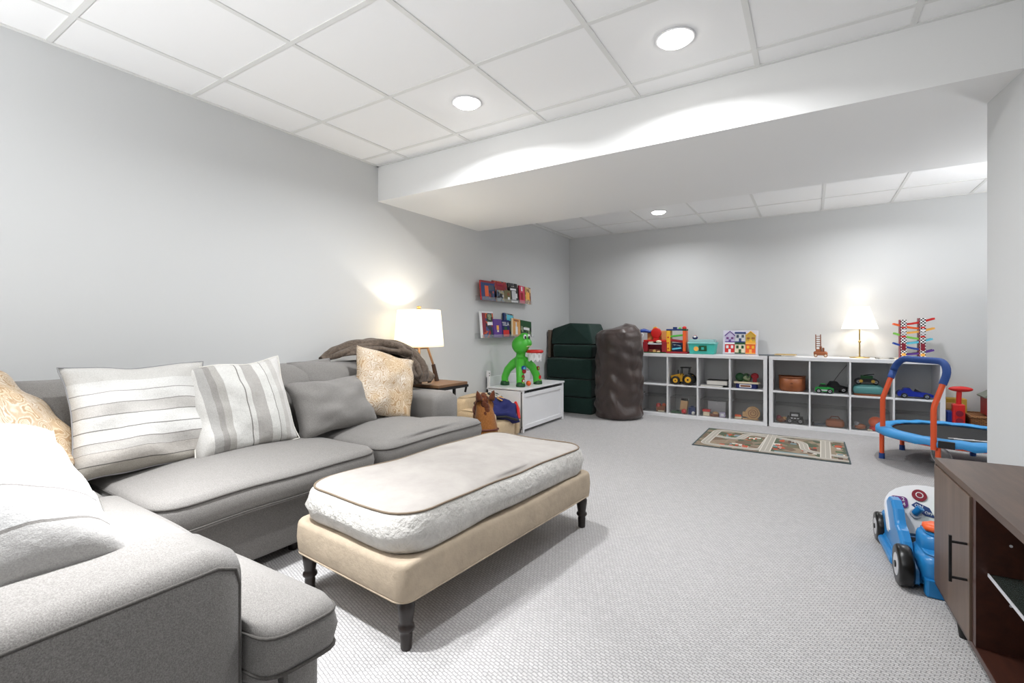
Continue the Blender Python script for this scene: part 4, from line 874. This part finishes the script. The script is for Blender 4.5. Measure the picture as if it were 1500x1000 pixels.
b = MB(); b.b2((.075, -.06, .022), (.115, .06, .285), M['orange']); link('post', b, t, .008)
b = MB(); b.b2((-.125, -.06, .285), (.115, .06, .305), M['deepblue']); b.b2((.07, -.062, .283), (.117, .062, .305), M['dgreen']); b.cyl((-.03, 0, .305), (-.03, 0, .33), .026, M['deepblue']); b.ball((.085, 0, .315), .026, M['red']); b.ball((.03, 0, .312), .018, M['lime']); link('top_deck', b, t, .003)
b = MB(); b.box((0, 0, .22), (.155, .09, .022), M['green'], (0, -.12, 0)); link('ramp', b, t, .004); b = MB(); b.box((0, 0, .155), (.155, .09, .03), M['crimson'], (0, .12, 0)); link('ramp', b, t, .004)
b = MB(); b.b2((-.06, -.02, .022), (.06, .06, .13), M['deepblue']); b.box((0, -.03, .06), (.11, .05, .02), M['cyan'], (0, -.15, 0)); b.box((0, -.035, .10), (.10, .04, .016), M['c2'], (0, .15, 0)); link('spiral', b, t, .004)
t = thing('toy_tub', 'teal plastic tub full of toys with fruit sticker on the cube shelf', 'tub', (-1.123, 6.17, ZT)); te = M['teal']
def frust(w0, d0, w1, d1, z0, z1, m_): 
    vs = [(-w0, -d0, z0), (w0, -d0, z0), (w0, d0, z0), (-w0, d0, z0), (-w1, -d1, z1), (w1, -d1, z1), (w1, d1, z1), (-w1, d1, z1)]
    return MB().add(vs, [(3, 2, 1, 0), (0, 1, 5, 4), (1, 2, 6, 5), (2, 3, 7, 6), (3, 0, 4, 7), (4, 5, 6, 7)], m_)
link('tub', frust(.14, .085, .155, .10, 0, .135, te), t, .01)
b = MB(); b.b2((-.162, -.107, .125), (.162, .107, .142), M['lteal']); link('rim', b, t, .006)
link('lid', frust(.152, .098, .14, .085, .142, .178, clear('teal_clear_lid', (150, 205, 205), .55, .2)), t, .006)
b = MB(); b.cyl((-.06, -.098, .065), (-.06, -.101, .065), .028, M['amber'], n=18); b.box((.015, -.096, .07), (.09, .006, .065), M['dgreen'], (.09, 0, 0)); b.box((.015, -.100, .07), (.03, .004, .03), M['teal'], (.09, 0, 0)); link('sticker', b, t)
toy('toy_figure', 'small navy and red toy figure sitting on top of the teal tub', MB().ball((0, 0, .02), (.032, .02, .022), M['navy']).ball((0, -.012, .03), (.018, .015, .014), M['white']).ball((0, .002, .038), (.018, .016, .012), M['crimson']), (-1.20, 6.10, ZT+.179), bevel=0)
# puzzle board with houses
t = thing('house_puzzle_board', 'upright puzzle board with six colourful house fronts on the cube shelf', 'puzzle', (-.72, 6.24, ZT), 0); t.rotation_euler = (math.radians(-9), 0, 0)
b = MB(); b.b2((-.19, 0, 0), (.19, .012, .29), M['palelav']); link('board', b, t, .004)
hx = Matrix.Rotation(PI/2, 4, 'X')
def house(x0, x1, z0, z1, wallm, trimm, roof, winm):
    b = MB(); cx = (x0+x1)/2
    poly = [(x0, z0), (x1, z0), (x1, z1)]+([(cx, z1+.055)] if roof == 'gable' else [])+[(x0, z1)]
    b.prism(poly, .0005, .006, wallm, hx)
    if roof == 'gable': b.tube([(x0-.004, -.007, z1), (cx, -.007, z1+.055), (x1+.004, -.007, z1)], .006, trimm, 5)
    elif roof == 'flat': b.b2((x0-.004, -.012, z1-.012), (x1+.004, 0, z1+.008), trimm)
    b.b2((x0, -.009, z0), (x1, -.005, z0+.012), trimm)
    for wx in (x0+(x1-x0)*.25, x0+(x1-x0)*.75): b.b2((wx-.013, -.010, z0+(z1-z0)*.5), (wx+.013, -.005, z0+(z1-z0)*.78), winm); b.tube([(wx, -.0105, z0+(z1-z0)*.5), (wx, -.0105, z0+(z1-z0)*.78)], .0016, trimm, 4)
    b.b2((cx-.013, -.010, z0+.012), (cx+.013, -.005, z0+(z1-z0)*.42), trimm); b.ball((cx+.006, -.011, z0+(z1-z0)*.25), .0025, M['brass'], 6, 4)
    link('house_piece', b, t)
house(-.165, -.06, .145, .225, M['lavender'], M['purple'], 'gable', M['violet']); house(-.055, .055, .145, .262, M['lgrey'], M['deepblue'], 'flat', M['slate']); house(.06, .165, .145, .225, M['mustard'], M['yellow'], 'gable', M['brown'])
house(-.165, -.06, .01, .135, M['red'], M['white'], 'flat', M['white']); house(-.055, .055, .01, .135, M['cream'], M['dgreen'], 'flat', M['dgreen']); house(.06, .165, .01, .135, M['orange'], M['amber'], 'flat', M['yellow'])
def slim(label, c, lo, hi, loc, rz): return flatbook(label, lo, hi, c, loc, rz, 'flat things on the cube shelf')
slim('thin dark slate book lying flat on the cube shelf beside the house puzzle', M['slate'], (-.12, -.09, 0), (.10, .09, .010), (-.39, 6.13, ZT), .1)
slim('thin mustard yellow book lying flat near the join of the two shelves', M['mustard'], (-.10, -.07, 0), (.10, .07, .012), (-.245, 6.12, ZT+.0105), -.1)
slim('thin black and red printed card lying flat beside the rainbow racing ramp', M['c3'], (-.075, -.05, 0), (.075, .05, .010), (.63, 6.11, ZT), 0)
t = thing('toy_ladder_truck', 'brown toy truck with upright ladder standing on the cube shelf', 'toy', (.085, 6.15, ZT)); R_ = M['rust']
b = MB(); b.pad(rrect(-.065, -.04, .065, .04, .03), .018, .06, .015, .004, R_, None, 1, .002); b.b2((-.045, -.03, .055), (.0, .03, .085), R_); b.b2((.015, -.03, .055), (.035, .03, .10), M['brown']); b.b2((-.01, -.02, .06), (.012, .02, .115), M['brown']); link('body', b, t, .004)
b = MB()
for xx in (-.032, .012): b.tube([(xx-.01, .0, .08), (xx-.012, .012, .245)], .005, M['brown'], 6)
for k in range(6): b.tube([(-.043, .003+.0015*k, .11+.023*k), (.0, .003+.0015*k, .11+.023*k)], .004, M['brown'], 5)
link('ladder', b, t)
for xx in (-.045, .045):
    for s in (-1, 1): b = MB(); b.wheel((xx, s*.034, .018), .018, .014, 1, M['brown'], M['cream']); link('wheel', b, t)
t = thing('racing_ramp_toy', 'rainbow zigzag car ramp with two checkered posts on the cube shelf', 'toy', (.855, 6.17, ZT))
b = MB(); b.b2((-.14, -.05, 0), (.14, .05, .010), M['cream']); link('base', b, t, .003)
for x_, hh in ((-.072, .395), (.075, .41)):
    b = MB(); b.b2((x_-.022, -.055, .010), (x_+.022, -.049, hh), M['check'])
    for k, mm in enumerate(('red', 'lgrey', 'white', 'red')): b.b2((x_-.017, -.057, .22+.03*k), (x_+.017, -.0548, .235+.03*k), M[mm])
    b.b2((x_-.016, -.057, .09), (x_+.016, -.0548, .16), M['maroon']); b.b2((x_-.016, -.057, .035), (x_+.016, -.0548, .06), M['amber']); b.b2((x_-.030, -.049, .010), (x_-.022, .045, hh), M['maroon']); b.b2((x_-.022, .04, .010), (x_+.022, .046, hh), M['cream']); link('post', b, t)
for k, (z0, z1, x0, x1, mm) in enumerate(((.34, .40, -.10, .165, 'red'), (.35, .30, -.15, .10, 'orange'), (.255, .305, -.10, .165, 'amber'), (.255, .195, -.145, .10, 'lime'), (.15, .20, -.10, .15, 'cyan'), (.155, .09, -.15, .10, 'blue'), (.04, .09, -.10, .16, 'purple'))):
    b = MB(); N = 8; pts = []
    for i in range(N+1):
        u = i/N; sag = -.012*math.sin(PI*u); pts.append((x0+(x1-x0)*u, 0, z0+(z1-z0)*u+sag))
    for i in range(N):
        p, q = Vector(pts[i]), Vector(pts[i+1]); c = (p+q)/2; L_ = (q-p).length; an = -math.atan2(q.z-p.z, q.x-p.x); b.box(c, (L_*1.04, .085, .008), M[mm], (0, an, 0)); b.box(c+Vector((0, -.045, .006)), (L_*1.04, .005, .018), M[mm], (0, an, 0)); b.box(c+Vector((0, .038, .006)), (L_*1.04, .005, .018), M[mm], (0, an, 0))
    link('ramp', b, t)

# ------------------------------------------------------------------ play rug
rg = tag(link('play_rug', MB(), None), 'long play rug printed with streets and houses, lying in front of the cube shelves', 'rug'); bpy.data.objects.remove(rg)
b = MB(); RX0, RX1, RY0, RY1 = -.94, .27, 4.63, 5.51; cx, cy = (RX0+RX1)/2, (RY0+RY1)/2; hw_, hh_ = (RX1-RX0)/2, (RY1-RY0)/2
b.b2((-hw_, -hh_, 0), (hw_, hh_, .006), M['rugedge']); zz = .0065
def patch(u0, v0, u1, v1, mm, dz=0): b.b2((-hw_+2*hw_*u0, -hh_+2*hh_*v0, .005), (-hw_+2*hw_*u1, -hh_+2*hh_*v1, zz+dz), M[mm])
patch(.012, .02, .988, .98, 'rugbase')
rnd = random.Random(5)
for u0, v0, u1, v1 in ((.15, .45, .27, .8), (.52, .55, .68, .85), (.5, .2, .6, .5), (.7, .2, .82, .5), (.91, .1, .97, .8), (.15, .12, .4, .3), (.3, .5, .42, .75)):
    for k in range(13):
        a, c = rnd.uniform(u0, u1-.03), rnd.uniform(v0, v1-.06); patch(a, c, a+rnd.uniform(.015, .05), c+rnd.uniform(.03, .10), rnd.choice(['rugroof', 'ruggreen', 'rugblue', 'rugline', 'rugdark', 'rugroof']), .0006+.0001*k)
patch(.55, .08, .76, .16, 'rugblue', .0004); patch(.30, .62, .44, .72, 'ruggreen', .0004); patch(.62, .88, .92, .97, 'road', .0002)
RD = [0]
def road(pts, w=.075):
    RD[0] += .0004
    P2 = [Vector((-hw_+2*hw_*u, -hh_+2*hh_*v, 0)) for u, v in pts]
    for mm, ww, dz in (('rugline', w, .0022), ('road', w*.78, .0026), ('rugline', w*.06, .003)):
        vs = []; fs = []; n = len(P2)
        for i, p in enumerate(P2):
            t_ = (P2[min(i+1, n-1)]-P2[max(i-1, 0)]).normalized(); s_ = Vector((-t_.y, t_.x, 0))*ww/2; vs += [p+s_+Vector((0, 0, zz+dz*.6+RD[0])), p-s_+Vector((0, 0, zz+dz*.6+RD[0]))]
        for i in range(n-1): fs.append((2*i, 2*i+1, 2*i+3, 2*i+2))
        b.add(vs, fs, M[mm])
def curve(pts, n=7):
    out = []
    for i in range(len(pts)):
        p = Vector(pts[i])
        if i in (0, len(pts)-1): out.append(tuple(p)); continue
        a = Vector(pts[i-1]); c = Vector(pts[i+1]); s = p+(a-p)*min(.5, .10/max((a-p).length, 1e-6)); e = p+(c-p)*min(.5, .10/max((c-p).length, 1e-6))
        for j in range(n+1): t_ = j/n; q = s*(1-t_)**2+p*2*t_*(1-t_)+e*t_*t_; out.append((q.x, q.y))
    return out
road(curve([(.50, .92), (.09, .92), (.07, .10), (.47, .10), (.50, .95)])); road(curve([(.11, .55), (.28, .50), (.33, .86), (.50, .80)])); road([(.49, .04), (.505, .96)], .085)
road(curve([(.50, .88), (.72, .70), (.74, .30), (.99, .22)])); road([(.86, .06), (.87, .95)], .08); road(curve([(.47, .06), (.70, .07), (.99, .06)]), .06); road(curve([(.51, .9), (.8, .93), (.99, .93)]), .06)
rg = tag(link('play_rug', b), 'long play rug printed with streets and houses, lying in front of the cube shelves', 'rug'); rg.location = (cx, cy, .0005)

# ------------------------------------------------------------------ trampoline
tr = thing('mini_trampoline', 'child\'s mini trampoline with blue pad, orange legs and handlebar in front of the shelf', 'trampoline', (.975, 5.06, 0)); TR = .515; TZ = .25
b = MB(); n = 48; vs = []; fs = []
pr = [(TR-.115, TZ+.005), (TR-.10, TZ+.016), (TR-.05, TZ+.020), (TR-.008, TZ+.008), (TR, TZ-.012), (TR-.002, TZ-.036), (TR-.012, TZ-.036), (TR-.012, TZ-.014), (TR-.10, TZ+.0)]
for r_, z_ in pr:
    for k in range(n):
        a = 2*PI*k/n; wv_ = .006*math.sin(a*17)+.005*math.sin(a*29+1); vs.append((r_*math.cos(a), r_*math.sin(a), z_+(wv_ if z_ < TZ-.025 else wv_*.4)))
for i in range(len(pr)):
    i2 = (i+1) % len(pr)
    for k in range(n): fs.append((i*n+k, i*n+(k+1) % n, i2*n+(k+1) % n, i2*n+k))
b.add(vs, fs, M['sky'], True); link('pad', b, tr)
b = MB(); b.lathe([(TR-.11, TZ-.012), (TR-.11, TZ-.006), (.001, TZ-.010)], M['tmat'], n=48, smooth=False); mt = link('mat', b, tr)
for k, (x_, y_, a_, L_) in enumerate(((-.06, -.20, .35, .06), (-.01, -.205, -.3, .05), (.035, -.20, .3, .055), (.075, -.21, -.2, .05), (.12, -.205, .25, .07), (.04, -.225, 0, .20))):
    e = MB(); e.box((x_, y_, TZ-.006), (L_, .012, .002), M['white'], (0, 0, a_)); q = link('lettering', e, mt)
b = MB(); b.tube([((TR-.03)*math.cos(2*PI*i/40), (TR-.03)*math.sin(2*PI*i/40), TZ-.034) for i in range(40)], .011, M['tubeor'], 8, closed=True); link('ring_frame', b, tr)
for k in range(6):
    a = math.radians(187+60*k); c, s = math.cos(a)*(TR-.035), math.sin(a)*(TR-.035)
    b = MB(); b.tube([(c, s, TZ-.02), (c, s, .03)], .017, M['tubeor'], 10); lg = link('leg', b, tr); b = MB(); b.cyl((c, s, 0), (c, s, .045), .021, M['foam'], .02); link('foot_cap', b, lg)
HA = Vector((-.47, -.05, 0)); HB = Vector((-.215, -.46, 0)); inn = Vector((.885, .466, 0)).normalized()
def hp_(t_, z_, lean): p = HA+(HB-HA)*t_+inn*lean; return (p.x, p.y, z_)
for t_ in (0, 1):
    b = MB(); b.tube([hp_(t_, .19, 0), hp_(t_, .30, 0), hp_(t_, .475, 0), hp_(t_, .51, .004), hp_(t_, .69, .07)], .0185, M['tubeor'], 12); link('handle_upright', b, tr)
b = MB(); pts = [hp_(0, .67, .062), hp_(0, .73, .085)]
for i in range(7): a = i/6*PI/2; pts.append(hp_(.20*(1-math.cos(a)), .73+.105*math.sin(a), .085+.03*math.sin(a)))
for i in range(7): a = (1-i/6)*PI/2; pts.append(hp_(1-.20*(1-math.cos(a)), .73+.105*math.sin(a), .085+.03*math.sin(a)))
pts.append(hp_(1, .67, .062)); b.tube(pts, .025, M['foam'], 14); link('foam_grip', b, tr)
b = MB(); q = Vector((math.cos(math.radians(-107)), math.sin(math.radians(-107)), 0))*(TR-.004); b.box((q.x, q.y, TZ-.012), (.09, .022, .05), M['black'], (0, 0, math.radians(-17))); link('strap', b, tr)

# ------------------------------------------------------------------ toys right of the shelf
t = thing('push_toy', 'red and blue upright toy with T-shaped red handle beside the white shelf', 'toy', (1.165, 6.05, 0))
b = MB(); b.b2((-.075, -.10, .0), (.075, .10, .08), M['blue']); b.b2((-.075, -.03, .08), (.03, .09, .30), M['blue']); link('base', b, t, .012)
b = MB(); b.b2((-.04, -.085, .08), (.045, -.0, .375), M['red']); b.cyl((.003, -.09, .22), (.003, -.083, .22), .028, M['maroon'], n=18); b.cyl((.003, -.09, .29), (.003, -.083, .29), .028, M['maroon'], n=18); b.ball((.02, -.095, .16), (.036, .02, .03), M['amber']); link('panel', b, t, .01)
b = MB(); b.tube([(.005, -.04, .36), (.01, -.04, .50)], .020, M['red'], 10); b.ball((.02, -.04, .515), (.088, .035, .026), M['red']); link('handle', b, t)
t = thing('yellow_block', 'mustard yellow block toy behind the red and blue push toy', 'toy', (1.19, 6.27, 0)); b = MB(); b.b2((-.10, -.06, 0), (.08, .06, .40), M['mustard']); b.b2((-.07, -.064, .3), (.05, -.058, .36), M['tan']); link('body', b, t, .01)
t = thing('wicker_basket', 'brown wicker basket on the carpet near the right wall', 'basket', (1.46, 6.10, 0))
link('body', frust(.19, .15, .22, .17, 0, .27, M['wicker']), t, .012); b = MB(); b.tube([(-.222, -.172, .27), (.222, -.172, .27), (.222, .172, .27), (-.222, .172, .27)], .012, M['wicker'], 8, closed=True); link('rim', b, t)
b = MB(); b.tube([(-.06, -.175, .20), (-.05, -.20, .22), (.05, -.20, .22), (.06, -.175, .20)], .01, M['wicker'], 6); link('handle', b, t)
t = thing('toy_barn', 'red toy barn with grey roof on the wicker basket, cut off by the wall edge', 'toy', (1.50, 6.10, .282)); b = MB(); b.prism([(-.14, 0), (.16, 0), (.16, .16), (.01, .26), (-.14, .16)], -.10, .10, M['barnred'], hx); link('body', b, t, .004)
for s in (-1, 1):
    X = Matrix.Translation((.01+s*.085, 0, .222)) @ Euler((0, s*.588, 0)).to_matrix().to_4x4(); link('roof', MB().box((0, 0, 0), (.20, .24, .014), M['roofgrey'], None, X), t)
b = MB(); b.b2((-.13, -.104, .05), (-.06, -.099, .06), M['lgrey']); b.b2((-.05, -.103, 0), (.07, -.099, .12), M['white']); link('barn_door', b, t)
t = thing('clear_cup', 'small clear plastic funnel lying on the carpet just behind the walnut console', 'cup', (.85, 5.0, .055), .4); t.rotation_euler = (math.radians(62), 0, .5); t.scale = (.8, .8, .8)
b = MB(); b.lathe([(.028, -.07), (.032, -.05), (.07, .02), (.085, .05), (.092, .055), (.083, .055), (.066, .02), (.028, -.05), (.02, -.066)], M['clear'], n=28); link('funnel', b, t); b = MB(); b.tube([(.09*math.cos(2*PI*i/28), .09*math.sin(2*PI*i/28), .054) for i in range(28)], .006, M['white'], 6, closed=True); link('rim', b, t)

# ------------------------------------------------------------------ walnut console
cs = thing('media_console', 'low dark walnut media console with open bay at the right edge of the photo', 'cabinet', (.412, 2.475, 0), .034); Wn = M['walnut']; D = .335; LN = 1.75
link('top_panel', MB().b2((0, -LN, .545), (D, 0, .568), Wn), cs, .0015)
link('bottom_panel', MB().b2((0, -LN, .07), (D, 0, .09), M['walnutred']), cs, .0015)
link('side_panel', MB().b2((0, -.018, .09), (D, 0, .545), Wn), cs); link('side_panel', MB().b2((0, -LN, .09), (D, -LN+.018, .545), Wn), cs)
link('back_panel', MB().b2((D-.01, -LN+.018, .09), (D, -.018, .545), M['darkin']), cs)
b = MB(); b.b2((.002, -.470, .09), (D-.012, -.438, .545), M['walnutred']); link('divider', b, cs); b = MB(); b.b2((.002, -1.28, .09), (D-.012, -1.25, .545), M['walnutred']); link('divider', b, cs)
dr = link('door', MB().b2((-.004, -.432, .086), (.014, -.012, .542), M['walnutv']), cs, .0015)
def handle(yy):
    b = MB(); b.box((-.045, yy, .33), (.008, .008, .15), M['black']); 
    for zz_ in (.27, .385): b.box((-.025, yy, zz_), (.042, .007, .007), M['black'])
    return link('handle', b, dr, .001)
handle(-.412)
dr = link('door', MB().b2((-.004, -LN+.012, .086), (.014, -1.29, .542), M['walnutv']), cs, .0015); handle(-1.31)
link('glass_shelf', MB().b2((.03, -1.248, .318), (D-.012, -.472, .325), M['glassdk']), cs); 
b = MB(); b.b2((.028, -1.248, .317), (.031, -.472, .326), M['lgrey']); link('shelf_edge', b, cs)
for xx, zz_ in ((.08, .42), (.08, .24)):
    b = MB(); b.cyl((xx, -.4695, zz_), (xx, -.4725, zz_), .004, M['lgrey'], n=8); link('shelf_pin', b, cs)
b = MB(); b.cyl((D-.009, -.66, .33), (D-.0125, -.66, .33), .03, M['black'], n=20); link('cable_hole', b, cs)
for xx, yy in ((.03, -.24), (D-.03, -.24), (.03, -1.45), (D-.03, -1.45)):
    b = MB(); b.cyl((xx, yy, 0), (xx, yy, .07), .014, M['black'], .022, 12); link('leg', b, cs)

# ------------------------------------------------------------------ blue activity car
ac = thing('toy_activity_car', 'blue plastic baby activity car with white dashboard behind the walnut console', 'toy', (.325, 2.53, 0), .06); B = M['carblue']
b = MB(); hx2 = Matrix(((0, 0, 1, 0), (1, 0, 0, 0), (0, 1, 0, 0), (0, 0, 0, 1)))
prof = [(-.02, .03), (-.02, .09), (.06, .105), (.10, .16), (.15, .19), (.20, .20), (.24, .255), (.29, .28), (.36, .275), (.41, .24), (.43, .17), (.50, .165), (.56, .13), (.57, .04)]
b.prism(prof, .006, .046, B, hx2); b.prism(prof, .30, .35, B, hx2)
b.b2((.0, .02, .02), (.36, .56, .075), B)
b.b2((-.018, .16, .02), (.03, .46, .06), B)
o = link('body', b, ac, .016); o.modifiers['bevel'].segments = 4
b = MB(); b.pad(rrect(.05, -.03, .33, .19, .05), .03, .155, .035, .02, B); b.pad(rrect(.07, .03, .31, .19, .05), .13, .222, .03, .008, B); link('hood', b, ac)
b = MB(); b.prism([(.06, -.045), (.34, -.045), (.34, .0), (.06, .0)], .0, .07, B); link('bumper', b, ac, .01)
for yy in (.035, .50):
    for xx, sx in ((.005, -1), (.357, 1)): b = MB(); b.wheel((xx, yy, .083 if yy < .2 else .075), .083 if yy < .2 else .072, .05, 0, M['tire'], M['lgrey']); link('wheel', b, ac)
b = MB(); b.b2((.07, .19, .07), (.30, .30, .12), M['black']); link('seat', b, ac, .01)
b = MB(); n = 18; 
for k in range(n): pass
b.lathe([(.0, 0), (.040, 0), (.046, .008), (.044, .022), (.030, .028)], M['orange'], (.125, .10, .228), 24, ripple=lambda a, z: .08*math.cos(a*7)); link('knob', b, ac)
dx = Matrix.Translation((.165, .325, .165)) @ Matrix.Rotation(math.radians(52), 4, 'X')
out = [(-.165, -.04), (.165, -.04), (.165, .09)]+[(.165*math.cos(math.radians(a)), .09+.11*math.sin(math.radians(a))) for a in range(15, 180, 15)]+[(-.165, .09)]
b = MB(); b.prism(out, -.05, 0, M['white'], dx); ds = link('dashboard', b, ac, .012)
def dash(nm, mb): return link(nm, mb, ds)
b = MB(); b.prism(rrect(-.142, .075, -.078, .128, .015, seg=0), .0, .006, M['violet'], dx); bt = dash('number_button', b)
for ch, px_, py_ in (('1', -.126, .114), ('2', -.094, .114), ('3', -.126, .09), ('4', -.094, .09)): text('number', ch, .024, M['white'], ds, dx @ Matrix.Translation((px_, py_, .0068)))
b = MB(); b.cyl((-.03, .145, 0), (-.03, .145, .007), .028, M['maroon'], n=24, X=dx); b.tube([(-.03+.013*math.cos(2*PI*i/16), .145+.013*math.sin(2*PI*i/16), .008) for i in range(16)], .002, M['white'], 5, closed=True, X=dx); dash('round_button', b)
b = MB(); b.prism(rrect(.03, .11, .12, .165, .008, seg=0), 0, .004, M['c5'], dx); dash('picture_screen', b)
b = MB(); b.prism([(-.065, .095), (-.045, .112), (.0, .09), (.015, .045), (-.02, .05)], 0, .003, M['deepblue'], dx); dash('switch_label', b)
text('on_label', 'ON', .02, M['white'], ds, dx @ Matrix.Translation((-.038, .092, .0036)) @ Matrix.Rotation(-.2, 4, 'Z')); text('off_label', 'OFF', .017, M['white'], ds, dx @ Matrix.Translation((-.006, .062, .0036)) @ Matrix.Rotation(-.3, 4, 'Z'))
b = MB(); b.cyl((-.055, .052, 0), (-.055, .052, .012), .022, M['lgrey'], n=18, X=dx); b.tube([(-.06, .05, .012), (-.04, .07, .04)], [.014, .016], M['carblue'], 10, X=dx); dash('lever', b)
b = MB(); n = 40; b.lathe([(.03, .02), (.062, .02), (.066, .03), (.062, .042), (.03, .042)], M['brightgreen'], (.085, .04, 0), 48, X=dx, ripple=lambda a, z: .05*math.cos(a*16)); b.cyl((.085, .04, .0), (.085, .04, .05), .026, M['yellow'], n=20, X=dx); dash('steering_wheel', b)
